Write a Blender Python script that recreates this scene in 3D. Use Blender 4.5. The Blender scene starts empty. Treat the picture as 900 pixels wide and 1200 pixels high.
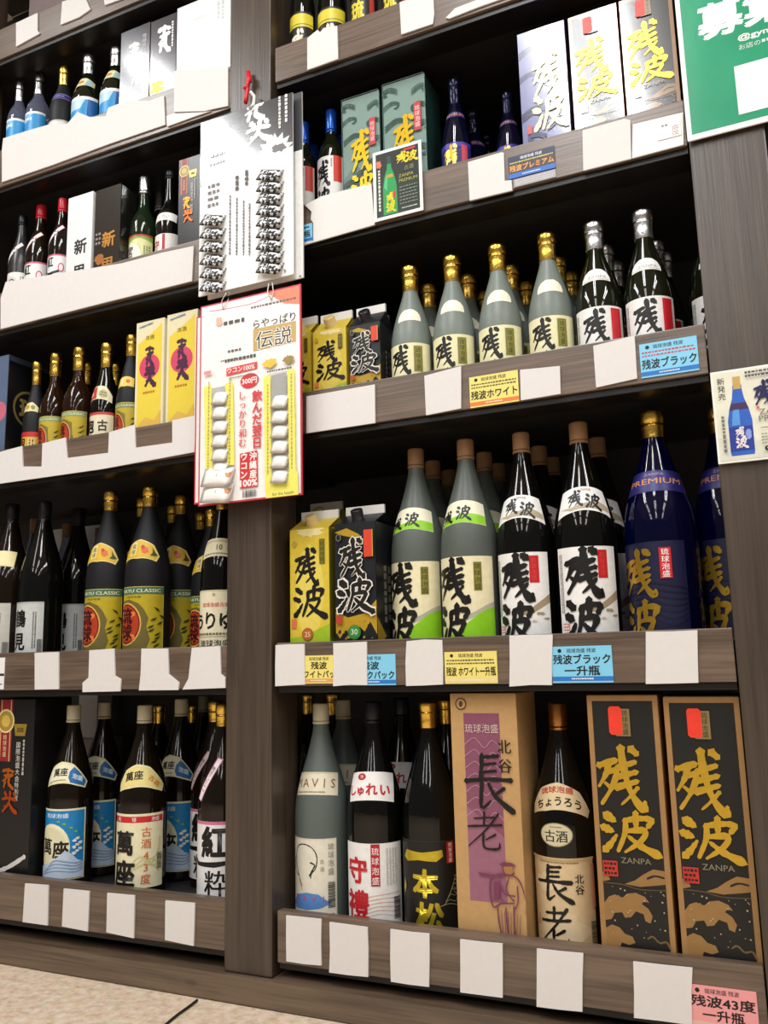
import bpy, bmesh, math, random
from mathutils import Vector, Matrix
random.seed(7)
C = bpy.context.scene.collection
SC = bpy.context.scene
H = 0.563            # lens height above the floor; shelf heights below are written relative to the lens
PI = math.pi

# ------------------------------------------------------------------ camera, world, lamps, exposure
YAW, PITCH, ROLL, FPX = -0.42743, 0.16974, -0.02412, 997.5
def cam_axes():
    f = Vector((math.sin(YAW)*math.cos(PITCH), math.cos(YAW)*math.cos(PITCH), math.sin(PITCH)))
    r = Vector((math.cos(YAW), -math.sin(YAW), 0)); u = r.cross(f)
    c, s = math.cos(ROLL), math.sin(ROLL)
    return c*r + s*u, -s*r + c*u, f
CR, CU, CF = cam_axes()
CAM = Vector((0, -1.3, H))
cd = bpy.data.cameras.new('camera'); co = bpy.data.objects.new('camera', cd); C.objects.link(co)
cd.sensor_fit = 'HORIZONTAL'; cd.sensor_width = 36; cd.lens = FPX/900*36; cd.clip_start = 0.02
M = Matrix((CR, CU, -CF)).transposed().to_4x4(); M.translation = CAM
co.matrix_world = M
SC.camera = co
def at(u, v, Y):
    """point of the plane y = Y seen at photo pixel (u, v)"""
    d = CR*((u-450)/FPX) - CU*((v-600)/FPX) + CF
    return CAM + d*((Y-CAM.y)/d.y)

w = bpy.data.worlds.new('shop_light'); SC.world = w; w.use_nodes = True
w.node_tree.nodes['Background'].inputs[0].default_value = (1.0, 0.94, 0.86, 1)
w.node_tree.nodes['Background'].inputs[1].default_value = 0.20
SC.view_settings.view_transform = 'Standard'; SC.view_settings.look = 'None'
SC.view_settings.exposure = -0.68; SC.view_settings.gamma = 1.0; SC.view_settings.use_curve_mapping = False

LAMP_Z = H + 2.02
LAMPS = [(x, y) for x in (-1.90, -0.42, 1.2) for y in (-1.25, -2.75, -4.25)]
LAMP_W = 15
for i, (x, y) in enumerate([(x+s, y) for x, y in LAMPS for s in (-.10, .10)]):
    l = bpy.data.lights.new('fluorescent_tube_light', 'AREA'); l.shape = 'RECTANGLE'; l.size = 0.08; l.size_y = 1.2
    l.energy = LAMP_W*(1.55 if y > -2 else .72); l.color = (0.99, 1.0, 1.01)
    o = bpy.data.objects.new('fluorescent_tube_light', l); C.objects.link(o); o.location = (x, y, LAMP_Z-0.004)

# ------------------------------------------------------------------ materials
def lin(c):
    return tuple((x/12.92 if x <= 0.04045 else ((x+0.055)/1.055)**2.4) for x in c)
def hexc(h):
    h = h.lstrip('#'); return lin(tuple(int(h[i:i+2], 16)/255 for i in (0, 2, 4))) + (1,)
MC = {}
def mat(h, rough=0.5, metal=0.0, spec=0.5, coat=0.0, noise=0.05, bump=0.0, trans=0.0, ior=1.45, nscale=90):
    k = (h, rough, metal, spec, coat, noise, bump, trans, ior, nscale)
    if k in MC: return MC[k]
    m = bpy.data.materials.new('m_'+h.lstrip('#')); m.use_nodes = True
    nt = m.node_tree; b = nt.nodes['Principled BSDF']
    c = hexc(h)
    b.inputs['Roughness'].default_value = rough; b.inputs['Metallic'].default_value = metal
    b.inputs['Specular IOR Level'].default_value = spec; b.inputs['Coat Weight'].default_value = coat
    b.inputs['Coat Roughness'].default_value = 0.08
    b.inputs['Transmission Weight'].default_value = trans; b.inputs['IOR'].default_value = ior
    tc = nt.nodes.new('ShaderNodeTexCoord'); n = nt.nodes.new('ShaderNodeTexNoise')
    n.inputs['Scale'].default_value = nscale; n.inputs['Detail'].default_value = 3
    nt.links.new(tc.outputs['Object'], n.inputs['Vector'])
    if noise > 0:
        r = nt.nodes.new('ShaderNodeValToRGB')
        r.color_ramp.elements[0].position = .3; r.color_ramp.elements[1].position = .7
        r.color_ramp.elements[0].color = tuple(x*(1-noise) for x in c[:3])+(1,)
        r.color_ramp.elements[1].color = tuple(min(1, x*(1+noise)) for x in c[:3])+(1,)
        nt.links.new(n.outputs['Fac'], r.inputs['Fac']); nt.links.new(r.outputs['Color'], b.inputs['Base Color'])
    else:
        b.inputs['Base Color'].default_value = c
    if bump > 0:
        bp = nt.nodes.new('ShaderNodeBump'); bp.inputs['Strength'].default_value = bump; bp.inputs['Distance'].default_value = .002
        nt.links.new(n.outputs['Fac'], bp.inputs['Height']); nt.links.new(bp.outputs['Normal'], b.inputs['Normal'])
    MC[k] = m
    return m
def wood(name, c0, c1, axis, rough=0.36):
    m = bpy.data.materials.new(name); m.use_nodes = True
    nt = m.node_tree; b = nt.nodes['Principled BSDF']; b.inputs['Roughness'].default_value = rough; b.inputs['Specular IOR Level'].default_value = .75
    tc = nt.nodes.new('ShaderNodeTexCoord'); oi = nt.nodes.new('ShaderNodeObjectInfo')
    add = nt.nodes.new('ShaderNodeVectorMath'); add.operation = 'ADD'
    cx = nt.nodes.new('ShaderNodeCombineXYZ'); mu = nt.nodes.new('ShaderNodeMath'); mu.operation = 'MULTIPLY'; mu.inputs[1].default_value = 17
    nt.links.new(oi.outputs['Random'], mu.inputs[0])
    for i in range(3): nt.links.new(mu.outputs[0], cx.inputs[i])
    nt.links.new(tc.outputs['Object'], add.inputs[0]); nt.links.new(cx.outputs[0], add.inputs[1])
    mp = nt.nodes.new('ShaderNodeMapping'); s = [22, 22, 22]; s[axis] = 1.6
    mp.inputs['Scale'].default_value = s
    nt.links.new(add.outputs[0], mp.inputs['Vector'])
    n = nt.nodes.new('ShaderNodeTexNoise'); n.inputs['Scale'].default_value = 1.5; n.inputs['Detail'].default_value = 5; n.inputs['Distortion'].default_value = 1.1
    nt.links.new(mp.outputs[0], n.inputs['Vector'])
    mp2 = nt.nodes.new('ShaderNodeMapping'); s2 = [260, 260, 260]; s2[axis] = 6
    mp2.inputs['Scale'].default_value = s2
    nt.links.new(add.outputs[0], mp2.inputs['Vector'])
    n2 = nt.nodes.new('ShaderNodeTexNoise'); n2.inputs['Scale'].default_value = 1; n2.inputs['Detail'].default_value = 2
    nt.links.new(mp2.outputs[0], n2.inputs['Vector'])
    # knots
    v = nt.nodes.new('ShaderNodeTexVoronoi'); v.inputs['Scale'].default_value = 1.0
    mp3 = nt.nodes.new('ShaderNodeMapping'); s3 = [11, 11, 11]; s3[axis] = 4.5
    mp3.inputs['Scale'].default_value = s3
    nt.links.new(add.outputs[0], mp3.inputs['Vector']); nt.links.new(mp3.outputs[0], v.inputs['Vector'])
    kr = nt.nodes.new('ShaderNodeMapRange'); kr.inputs['From Min'].default_value = 0.03; kr.inputs['From Max'].default_value = 0.10
    kr.inputs['To Min'].default_value = 0.35; kr.inputs['To Max'].default_value = 1.0
    nt.links.new(v.outputs['Distance'], kr.inputs['Value'])
    mx = nt.nodes.new('ShaderNodeMath'); mx.operation = 'MULTIPLY_ADD'; mx.inputs[1].default_value = .6
    ml = nt.nodes.new('ShaderNodeMath'); ml.operation = 'MULTIPLY'; ml.inputs[1].default_value = .4
    nt.links.new(n2.outputs['Fac'], ml.inputs[0]); nt.links.new(n.outputs['Fac'], mx.inputs[0]); nt.links.new(ml.outputs[0], mx.inputs[2])
    r = nt.nodes.new('ShaderNodeValToRGB')
    r.color_ramp.elements[0].position = .36; r.color_ramp.elements[1].position = .62
    r.color_ramp.elements[0].color = hexc(c0); r.color_ramp.elements[1].color = hexc(c1)
    nt.links.new(mx.outputs[0], r.inputs['Fac'])
    vm = nt.nodes.new('ShaderNodeVectorMath'); vm.operation = 'SCALE'
    nt.links.new(r.outputs['Color'], vm.inputs[0]); nt.links.new(kr.outputs[0], vm.inputs['Scale'])
    nt.links.new(vm.outputs[0], b.inputs['Base Color'])
    bp = nt.nodes.new('ShaderNodeBump'); bp.inputs['Strength'].default_value = .25; bp.inputs['Distance'].default_value = .001
    nt.links.new(n2.outputs['Fac'], bp.inputs['Height']); nt.links.new(bp.outputs['Normal'], b.inputs['Normal'])
    return m
W_LIP = wood('stained_lip_wood', '#4c3e32', '#766252', 0)
W_POST = wood('stained_post_wood', '#35291f', '#4d4034', 2)
W_DARK = wood('black_stained_wood', '#120f0d', '#1e1a17', 0, .6)
W_SIDE = wood('brown_stained_side', '#2c241f', '#40362f', 2, .6)
def PR(h, **k):                       # printed ink / paper
    if h.startswith('!'):             # metallic print
        return mat(h[1:], rough=.32, metal=.75, noise=.08)
    k.setdefault('rough', .42); return mat(h, **k)

# ------------------------------------------------------------------ mesh helpers
def link(name, me, parent=None):
    o = bpy.data.objects.new(name, me); C.objects.link(o)
    if parent: o.parent = parent
    return o
def tag(o, label, cat, group=None, kind=None):
    o['label'] = label; o['category'] = cat
    if group: o['group'] = group
    if kind: o['kind'] = kind
    return o
def empty(name, loc=(0, 0, 0), rz=0):
    o = bpy.data.objects.new(name, None); C.objects.link(o); o.location = loc; o.rotation_euler = (0, 0, rz); o.empty_display_size = .03
    return o
def bm_box(bm, x0, x1, y0, y1, z0, z1, mi=0, bev=0.0):
    vs = [bm.verts.new((x, y, z)) for x in (x0, x1) for y in (y0, y1) for z in (z0, z1)]
    q = [(0, 1, 3, 2), (4, 6, 7, 5), (0, 4, 5, 1), (2, 3, 7, 6), (0, 2, 6, 4), (1, 5, 7, 3)]
    fs = [bm.faces.new([vs[i] for i in f]) for f in q]
    for f in fs: f.material_index = mi
    if bev > 0:
        es = list({e for f in fs for e in f.edges})
        r = bmesh.ops.bevel(bm, geom=es, offset=bev, segments=2, affect='EDGES', profile=.6)
        for f in r['faces']: f.material_index = mi
    return fs
def box_obj(name, x0, x1, y0, y1, z0, z1, m, parent=None, bev=0.0015):
    bm = bmesh.new(); bm_box(bm, x0, x1, y0, y1, z0, z1, 0, bev)
    bmesh.ops.recalc_face_normals(bm, faces=bm.faces)
    me = bpy.data.meshes.new(name); bm.to_mesh(me); bm.free(); me.materials.append(m)
    return link(name, me, parent)
def tube(bm, pts, rad, n=8, mi=0):
    rings = []
    for i, p in enumerate(pts):
        a = Vector(pts[max(0, i-1)]); b = Vector(pts[min(len(pts)-1, i+1)])
        d = (b-a).normalized(); x = d.cross(Vector((.3, .1, .94))).normalized(); y = d.cross(x)
        rings.append([bm.verts.new(Vector(p)+x*rad*math.cos(2*PI*k/n)+y*rad*math.sin(2*PI*k/n)) for k in range(n)])
    for a, b in zip(rings, rings[1:]):
        for k in range(n):
            f = bm.faces.new((a[k], a[(k+1) % n], b[(k+1) % n], b[k])); f.smooth = True; f.material_index = mi
    bm.faces.new(rings[0][::-1]).material_index = mi; bm.faces.new(rings[-1]).material_index = mi
def smooth_profile(pts, n=4):
    """radius over height through the points, without overshoot (monotone cubic)"""
    Z = [p[1] for p in pts]; R = [p[0] for p in pts]; N = len(pts)
    d = [(R[i+1]-R[i])/(Z[i+1]-Z[i]) for i in range(N-1)]
    m = [d[0]]+[0 if d[i-1]*d[i] <= 0 else 2*d[i-1]*d[i]/(d[i-1]+d[i]) for i in range(1, N-1)]+[d[-1]]
    out = []
    for i in range(N-1):
        h = Z[i+1]-Z[i]
        for k in range(n):
            t = k/n; out.append(((2*t**3-3*t*t+1)*R[i]+(t**3-2*t*t+t)*h*m[i]+(-2*t**3+3*t*t)*R[i+1]+(t**3-t*t)*h*m[i+1], Z[i]+h*t))
    out.append(tuple(pts[-1]))
    return out
def lathe(name, prof, m, seg=40, parent=None):
    bm = bmesh.new(); rings = []
    for r, z in prof:
        rings.append([bm.verts.new((r*math.sin(2*PI*k/seg), -r*math.cos(2*PI*k/seg), z)) for k in range(seg)])
    for a, b in zip(rings, rings[1:]):
        for k in range(seg):
            f = bm.faces.new((a[k], a[(k+1) % seg], b[(k+1) % seg], b[k])); f.smooth = True
    bm.faces.new(rings[0][::-1]); bm.faces.new(rings[-1])
    me = bpy.data.meshes.new(name); bm.to_mesh(me); bm.free(); me.materials.append(m)
    return link(name, me, parent)

# ------------------------------------------------------------------ print: flat shapes laid in layers, then bent onto a face or a bottle
GL = {}
def text_mesh(s):
    k = s
    if k not in GL:
        c = bpy.data.curves.new('t', 'FONT'); c.body = s; c.resolution_u = 2; c.size = 1
        o = bpy.data.objects.new('t', c)
        m = bpy.data.meshes.new_from_object(o)
        vs = [(v.co.x, v.co.y) for v in m.vertices]; fs = [tuple(p.vertices) for p in m.polygons]
        bpy.data.objects.remove(o); bpy.data.curves.remove(c); bpy.data.meshes.remove(m)
        GL[k] = (vs, fs)
    return GL[k]
BR = {
 '残': [[(.03,.70,.10),(.42,.79,.09)], [(.25,.74,.09),(.17,.55,.08),(.01,.36,.04)], [(.16,.57,.07),(.42,.62,.09),(.30,.36,.07),(.05,.08,.05)], [(.15,.42,.05),(.29,.33,.07)],
        [(.42,.66,.09),(.84,.77,.07)], [(.42,.52,.08),(.86,.61,.08)], [(.38,.35,.10),(.86,.46,.08)], [(.54,1.0,.12),(.58,.66,.10),(.70,.28,.09),(.94,.02,.13),(.99,.14,.05)],
        [(.86,.36,.06),(.66,.2,.05),(.48,.08,.03)], [(.76,.98,.13),(.88,.90,.10)]],
 'α': [[(.1,.9,.14),(.5,.95,.10),(.9,.86,.12)], [(.5,1.0,.12),(.42,.6,.10),(.08,.40,.05)], [(.2,.66,.09),(.85,.70,.12)], [(.62,.66,.10),(.56,.3,.12),(.9,.05,.14)], [(.3,.42,.12),(.2,.1,.08)]],
 'β': [[(.2,.95,.14),(.32,.80,.12)], [(.05,.62,.10),(.45,.70,.12),(.95,.60,.10)], [(.55,.98,.12),(.5,.5,.10),(.1,.05,.08)], [(.5,.45,.10),(.72,.2,.13),(1.0,.02,.15)], [(.78,.92,.12),(.88,.80,.10)], [(.2,.3,.09),(.42,.28,.07)]],
 '波': [[(.08,.92,.15),(.22,.80,.13)], [(.01,.62,.14),(.17,.54,.12)], [(.02,.06,.13),(.14,.22,.10),(.26,.44,.05)],
        [(.42,.80,.09),(.72,.87,.09),(.92,.84,.11),(.84,.66,.07)], [(.44,.80,.10),(.42,.5,.08),(.27,.05,.06)], [(.64,1.0,.11),(.63,.58,.08)],
        [(.46,.55,.08),(.80,.58,.10),(.70,.32,.08),(.40,.04,.05)], [(.48,.42,.06),(.70,.2,.11),(1.02,.0,.15)]],
 '長': [[(.38,1.0,.08),(.34,.52,.08)], [(.36,.95,.06),(.74,.98,.06)], [(.36,.82,.05),(.68,.85,.05)], [(.36,.69,.05),(.68,.72,.05)], [(0,.53,.08),(.5,.57,.07),(1.,.56,.09)],
        [(.36,.52,.07),(.33,.08,.07),(.54,.20,.03)], [(.50,.5,.05),(.66,.26,.08),(1.02,.02,.10)], [(.84,.42,.07),(.62,.30,.04)]],
 '老': [[(.2,.82,.05),(.78,.87,.06)], [(.5,1.0,.07),(.48,.64,.06)], [(.02,.60,.06),(.98,.68,.07)], [(.9,.97,.07),(.55,.55,.06),(.02,.08,.03)],
        [(.46,.42,.07),(.45,.10,.06),(.62,.03,.07),(.88,.06,.07),(.90,.20,.03)], [(.80,.42,.07),(.52,.27,.04)]],
}
class Dec:
    """print on a label: shapes in mm, origin at the bottom centre of the label"""
    def __init__(s): s.L = []; s.n = 0; s.mats = []
    def mi(s, col):
        m = col if not isinstance(col, str) else PR(col)
        if m not in s.mats: s.mats.append(m)
        return s.mats.index(m)
    def faces(s, vs, fs, col): s.n += 1; s.L.append((vs, fs, s.mi(col), s.n)); return s
    def poly(s, pts, col): return s.faces(pts, [tuple(range(len(pts)))], col)
    def rect(s, x0, y0, x1, y1, col): return s.poly([(x0, y0), (x1, y0), (x1, y1), (x0, y1)], col)
    def ell(s, cx, cy, rx, ry, col, n=22): return s.poly([(cx+rx*math.cos(2*PI*k/n), cy+ry*math.sin(2*PI*k/n)) for k in range(n)], col)
    def frame(s, x0, y0, x1, y1, t, col):
        for r in ((x0, y0, x1, y0+t), (x0, y1-t, x1, y1), (x0, y0, x0+t, y1), (x1-t, y0, x1, y1)):
            s.rect(*r, col); s.n -= 1
        s.n += 1; return s
    def blob(s, cx, cy, rx, ry, col, n=20, j=.3, seed=1):
        R = random.Random(seed); return s.poly([(cx+rx*(1+R.uniform(-j, j))*math.cos(2*PI*k/n), cy+ry*(1+R.uniform(-j, j))*math.sin(2*PI*k/n)) for k in range(n)], col)
    def txt(s, t, cx, cy, h, col, w=None, bold=0.0, vert=False, rot=0, adv=1.04):
        if vert:
            n = len(t); vs = []; fs = []
            for i, ch in enumerate(t):
                a, f = text_mesh(ch)
                if not a: continue
                mx = (min(p[0] for p in a)+max(p[0] for p in a))/2; b = len(vs)
                y = ((n-1)/2-i)*adv
                vs += [(p[0]-mx, p[1]-.38+y) for p in a]; fs += [tuple(b+q for q in g) for g in f]
        else:
            a, fs = text_mesh(t)
            if not a: return s
            mx = (min(p[0] for p in a)+max(p[0] for p in a))/2
            asc = t.isascii()
            vs = [(p[0]-mx, p[1]-(.35 if asc else .38)) for p in a]
        sx = h
        if w:
            ww = max(p[0] for p in vs)-min(p[0] for p in vs); sx = w/ww
        c, q = math.cos(rot), math.sin(rot)
        vs = [(cx+c*p[0]*sx-q*p[1]*h, cy+q*p[0]*sx+c*p[1]*h) for p in vs]
        if bold < .008: return s.faces(vs, fs, col)
        q = bold*.75; n = len(vs); V = []; F = []                # heavier letters: a few slightly shifted passes
        sh = [(-q, -q*.6), (q, q*.6), (-q*.6, q), (q*.6, -q)] if bold > .022 else [(-q, 0), (q, 0)]
        for i, (dx, dy) in enumerate(sh):
            V += [(p[0]+dx*sx, p[1]+dy*h, i*.12) for p in vs]; F += [tuple(i*n+k for k in f) for f in fs]
        return s.faces(V, F, col)
    def stroke(s, pts, col, sub=4):
        P = pts if len(pts) > 2 else [pts[0], tuple((a+b)/2 for a, b in zip(*pts)), pts[1]]
        Q = [P[0]]+list(P)+[P[-1]]; out = []
        for i in range(1, len(Q)-2):
            for k in range(sub):
                t = k/sub
                out.append(tuple(0.5*((2*Q[i][j])+(-Q[i-1][j]+Q[i+1][j])*t+(2*Q[i-1][j]-5*Q[i][j]+4*Q[i+1][j]-Q[i+2][j])*t*t+(-Q[i-1][j]+3*Q[i][j]-3*Q[i+1][j]+Q[i+2][j])*t**3) for j in range(3)))
        out.append(P[-1]); n = len(out); L = []; R = []
        for i, (x, y, wd) in enumerate(out):
            a = out[max(0, i-1)]; b = out[min(n-1, i+1)]; dx, dy = b[0]-a[0], b[1]-a[1]; d = math.hypot(dx, dy) or 1
            dx /= d; dy /= d; wd *= .5*(1+.18*math.sin(i*2.7+x*3)) if n > 3 else .5
            L.append((x-dy*wd, y+dx*wd)); R.append((x+dy*wd, y-dx*wd))
        x, y, wd = out[0]; x2, y2, w2 = out[-1]
        d0 = (out[1][0]-x, out[1][1]-y); m0 = math.hypot(*d0) or 1
        d1 = (x2-out[-2][0], y2-out[-2][1]); m1 = math.hypot(*d1) or 1
        L = [(p[0], p[1], .12*i/n) for i, p in enumerate(L)]; R = [(p[0], p[1], .12*i/n) for i, p in enumerate(R)]
        vs = L+R+[(x-d0[0]/m0*wd*.45, y-d0[1]/m0*wd*.45, 0), (x2+d1[0]/m1*w2*.45, y2+d1[1]/m1*w2*.45, .12)]
        fs = [(i, n+i, n+i+1, i+1) for i in range(n-1)]+[(0, 2*n, n), (n-1, 2*n-1, 2*n+1)]
        s.faces(vs, fs, col); s.n -= 1; return s
    def brush(s, ch, x0, y0, x1, y1, col, fat=1.0):
        W = x1-x0; Hh = y1-y0; g = (W+Hh)/2
        for st in BR[ch]: s.stroke([(x0+p[0]*W, y0+p[1]*Hh, p[2]*g*fat*1.45) for p in st], col); s.n += .2
        s.n += 1; return s
    def line(s, pts, wd, col):
        s.stroke([(p[0], p[1], wd) for p in pts], col); s.n += 1; return s
    def scrib(s, x0, y0, x1, y1, rows, col, vert=False, seed=3, fill=.62):
        """lines of print too small to read: rows of little dashes"""
        R = random.Random(seed); vs = []; fs = []
        if vert:
            cw = (x1-x0)/rows
            for r in range(rows):
                y = y1; cx = x0+(r+.5)*cw
                while y > y0+cw*.3:
                    h = cw*R.uniform(.4, .9); b = len(vs); q = cw*fill*.5*R.uniform(.7, 1)
                    vs += [(cx-q, max(y0, y-h)), (cx+q, max(y0, y-h)), (cx+q, y), (cx-q, y)]; fs.append((b, b+1, b+2, b+3)); y -= h+cw*.22
        else:
            ch = (y1-y0)/rows
            for r in range(rows):
                x = x0; cy = y0+(r+.5)*ch
                while x < x1-ch*.3:
                    h = ch*R.uniform(.4, .9); b = len(vs); q = ch*fill*.5*R.uniform(.7, 1)
                    vs += [(x, cy-q), (min(x1, x+h), cy-q), (min(x1, x+h), cy+q), (x, cy+q)]; fs.append((b, b+1, b+2, b+3)); x += h+ch*.22
        return s.faces(vs, fs, col)
    def bars(s, x0, y0, x1, y1, col='#222222', n=9, horiz=False):
        R = random.Random(n); vs = []; fs = []; L = (y1-y0) if horiz else (x1-x0); p = 0
        while p < L:
            t = R.uniform(.4, 1.2)*L/n/2; b = len(vs)
            a = [(x0, y0+p), (x1, y0+p), (x1, y0+p+t), (x0, y0+p+t)] if horiz else [(x0+p, y0), (x0+p+t, y0), (x0+p+t, y1), (x0+p, y1)]
            vs += a; fs.append((b, b+1, b+2, b+3)); p += t+R.uniform(.5, 1)*L/n/2
        return s.faces(vs, fs, col)
    def mesh(s, name, fn, du=None, dv=None, eps=.00011, base=.00035, clip=None):
        bm = bmesh.new()
        for vs, fs, mi, l in s.L:
            bv = [bm.verts.new((p[0]*.001, p[1]*.001, l+(p[2] if len(p) > 2 else 0))) for p in vs]
            for f in fs:
                if len(set(f)) < 3: continue
                try: fc = bm.faces.new([bv[i] for i in f])
                except ValueError: continue
                fc.normal_update()
                if fc.normal.z < 0: fc.normal_flip()
                fc.material_index = mi
        if clip:                                   # keep print inside the label's edges
            x0, y0, x1, y1 = [c*.001 for c in clip]
            for co_, no in (((x0, 0, 0), (-1, 0, 0)), ((x1, 0, 0), (1, 0, 0)), ((0, y0, 0), (0, -1, 0)), ((0, y1, 0), (0, 1, 0))):
                bmesh.ops.bisect_plane(bm, geom=bm.verts[:]+bm.edges[:]+bm.faces[:], plane_co=co_, plane_no=no, clear_outer=True)
        if bm.verts:
            for ax, d in ((0, du), (1, dv)):
                if not d: continue
                lo = min(v.co[ax] for v in bm.verts); hi = max(v.co[ax] for v in bm.verts)
                k = math.ceil(lo/d+1e-6)
                while k*d < hi-1e-6:
                    pc = [0, 0, 0]; pc[ax] = k*d; no = [0, 0, 0]; no[ax] = 1
                    bmesh.ops.bisect_plane(bm, geom=bm.verts[:]+bm.edges[:]+bm.faces[:], plane_co=pc, plane_no=no)
                    k += 1
        for v in bm.verts: v.co = fn(v.co.x, v.co.y, base+(v.co.z-1)*eps)
        if du:
            for f in bm.faces: f.smooth = True
        me = bpy.data.meshes.new(name); bm.to_mesh(me); bm.free()
        for m in s.mats: me.materials.append(m)
        return me
def on_bottle(prof, z0, droop=0.0, a0=0.0):
    P = sorted(prof, key=lambda p: p[1])
    def rad(z):
        for (r0, za), (r1, zb) in zip(P, P[1:]):
            if za <= z <= zb: return r0+(r1-r0)*((z-za)/(zb-za) if zb > za else 0)
        return P[0][0]
    def fn(u, v, e):
        z = z0+v-droop*u*u; r = rad(z); rm = rad(z0+v)
        a = a0+u/max(rm, .012)
        return Vector(((r+e)*math.sin(a), -(r+e)*math.cos(a), z))
    return fn
def on_face(x, y, z):                    # on a face looking towards -y
    return lambda u, v, e: Vector((x+u, y-e, z+v))
def on_side(x, y, z):                    # on a face looking towards +x
    return lambda u, v, e: Vector((x+e, y+u, z+v))

# ------------------------------------------------------------------ bottles
P18 = smooth_profile([(.0440, 0), (.0488, .004), (.0495, .014), (.0495, .024), (.0495, .158), (.0495, .170), (.0487, .191), (.0460, .214), (.0405, .237), (.0328, .262), (.0250, .288), (.0183, .314), (.0148, .332), (.0136, .346), (.0134, .360)])
P72 = smooth_profile([(.0345, 0), (.0378, .003), (.0385, .011), (.0385, .02), (.0385, .090), (.0385, .101), (.0377, .116), (.0350, .134), (.0292, .158), (.0225, .181), (.0165, .201), (.0136, .214), (.0126, .228), (.0124, .252)])
PST = smooth_profile([(.0330, 0), (.0365, .003), (.0370, .011), (.0370, .02), (.0370, .106), (.0370, .117), (.0358, .134), (.0310, .152), (.0235, .167), (.0165, .180), (.0138, .194), (.0128, .210), (.0126, .248)])
PSL = smooth_profile([(.0330, 0), (.0365, .003), (.0370, .011), (.0370, .02), (.0370, .088), (.0370, .099), (.0360, .116), (.0325, .136), (.0255, .160), (.0185, .182), (.0145, .202), (.0130, .220), (.0126, .250)])
PCL = smooth_profile([(.0330, 0), (.0365, .003), (.0370, .011), (.0370, .02), (.0370, .140), (.0370, .150), (.0355, .163), (.0300, .178), (.0220, .190), (.0160, .201), (.0138, .212), (.0128, .226), (.0126, .250)])
PLL = smooth_profile([(.0330, 0), (.0365, .003), (.0370, .011), (.0370, .02), (.0370, .118), (.0369, .130), (.0350, .147), (.0300, .164), (.0230, .182), (.0172, .198), (.0142, .212), (.0130, .226), (.0126, .250)])
G_FROST = mat('#778078', rough=.42, noise=.02, spec=.5)
G_FROST_SHADED = mat('#59605a', rough=.40, noise=.02, spec=.5)  # same frosted glass, darkened to paint in shade from the shelf above
G_BLACK = mat('#0b0b09', rough=.05, noise=0, spec=.5)
G_OLIVE = mat('#15180c', rough=.05, noise=0, spec=.55)
G_BROWN = mat('#1b130b', rough=.06, noise=0, spec=.5, trans=.2)
G_TEA = mat('#4a2c1c', rough=.04, noise=0, trans=.75, ior=1.36)
G_CLEAR = mat('#aab2d0', rough=.05, noise=0, trans=.8, ior=1.36)
G_GREEN = mat('#20301c', rough=.05, noise=0, trans=.35)
G_BLUE = mat('#060d5c', rough=.05, noise=0, trans=.85, ior=1.4)
G_NAVY = mat('#0a0b22', rough=.07, noise=0, trans=.1)
G_MATTE = mat('#17171a', rough=.55, noise=.04, spec=.35)
GOLD = mat('#f0c65c', rough=.27, metal=1.0, noise=.10, bump=.25, nscale=160)
SILVER = mat('#f0f0f2', rough=.27, metal=1.0, noise=.06, bump=.2, nscale=160)
COPPER = mat('#b07a44', rough=.28, metal=1.0, noise=.12, bump=.2, nscale=160)
CORK = mat('#9a7552', rough=.5, noise=.10)
CREAMCAP = mat('#cfc8ac', rough=.45, noise=.03)
BLACKCAP = mat('#15151a', rough=.35, noise=.02)
REDCAP = mat('#c01f2c', rough=.28, noise=.03)
BLUECAP = mat('#1d4fb0', rough=.25, noise=.03, metal=.5)
DARKCAP = mat('#191a2e', rough=.2, noise=.03, metal=.7)

def cap_plain(m, z0, h, r):
    p = [(r*.97, z0), (r, z0+.002), (r, z0+h-.003), (r*.95, z0+h-.0008), (r*.88, z0+h)]
    return ('cap', p, m)
def cap_foil(m, z0, h, r):
    z = lambda t: z0+h*t
    p = [(r*.97, z(0)), (r*1.0, z(.02)), (r*1.0, z(.30)), (r*1.01, z(.50)), (r*1.06, z(.54)), (r*1.06, z(.58)), (r*1.0, z(.61)), (r*1.0, z(.65)), (r*1.08, z(.68)), (r*1.09, z(.90)), (r*1.06, z(.96)), (r*.98, z(.99)), (r*.5, z(1.0))]
    return ('foil_cap', p, m)
KINDS = {}
def kind(name, prof, glass, cap, decs, h): KINDS[name] = dict(prof=prof, glass=glass, cap=cap, decs=decs, h=h, r=max(p[0] for p in prof), proto=None)
def build_bottle(k):
    d = KINDS[k]; root = empty('bottle')
    lathe('glass_body', d['prof'], d['glass'], 48, root)
    n, p, m = d['cap']; cap = lathe(n, p, m, 32, root)
    if n == 'cap':
        z0 = p[0][1]; r = p[1][0]
        lathe('cap_ring', [(r*.9, z0-.006), (r*1.03, z0-.0055), (r*1.03, z0-.0012), (r*.9, z0-.0006)], m, 32, cap)
    for (nm, dec, z0, droop, a0) in d['decs']:
        if not dec.L: continue
        X = [p[0] for p in dec.L[0][0]]; Yv = [p[1] for p in dec.L[0][0]]
        me = dec.mesh(nm, on_bottle(d['prof'], z0, droop, a0), du=.005, dv=(.007 if droop or nm != 'label' else None), clip=(min(X), min(Yv), max(X), max(Yv)))
        link(nm, me, root)
    return root
def clone(o, parent=None):
    c = o.copy(); C.objects.link(c)
    if parent: c.parent = parent
    for ch in o.children: clone(ch, c)
    return c
CHECK = []
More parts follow.
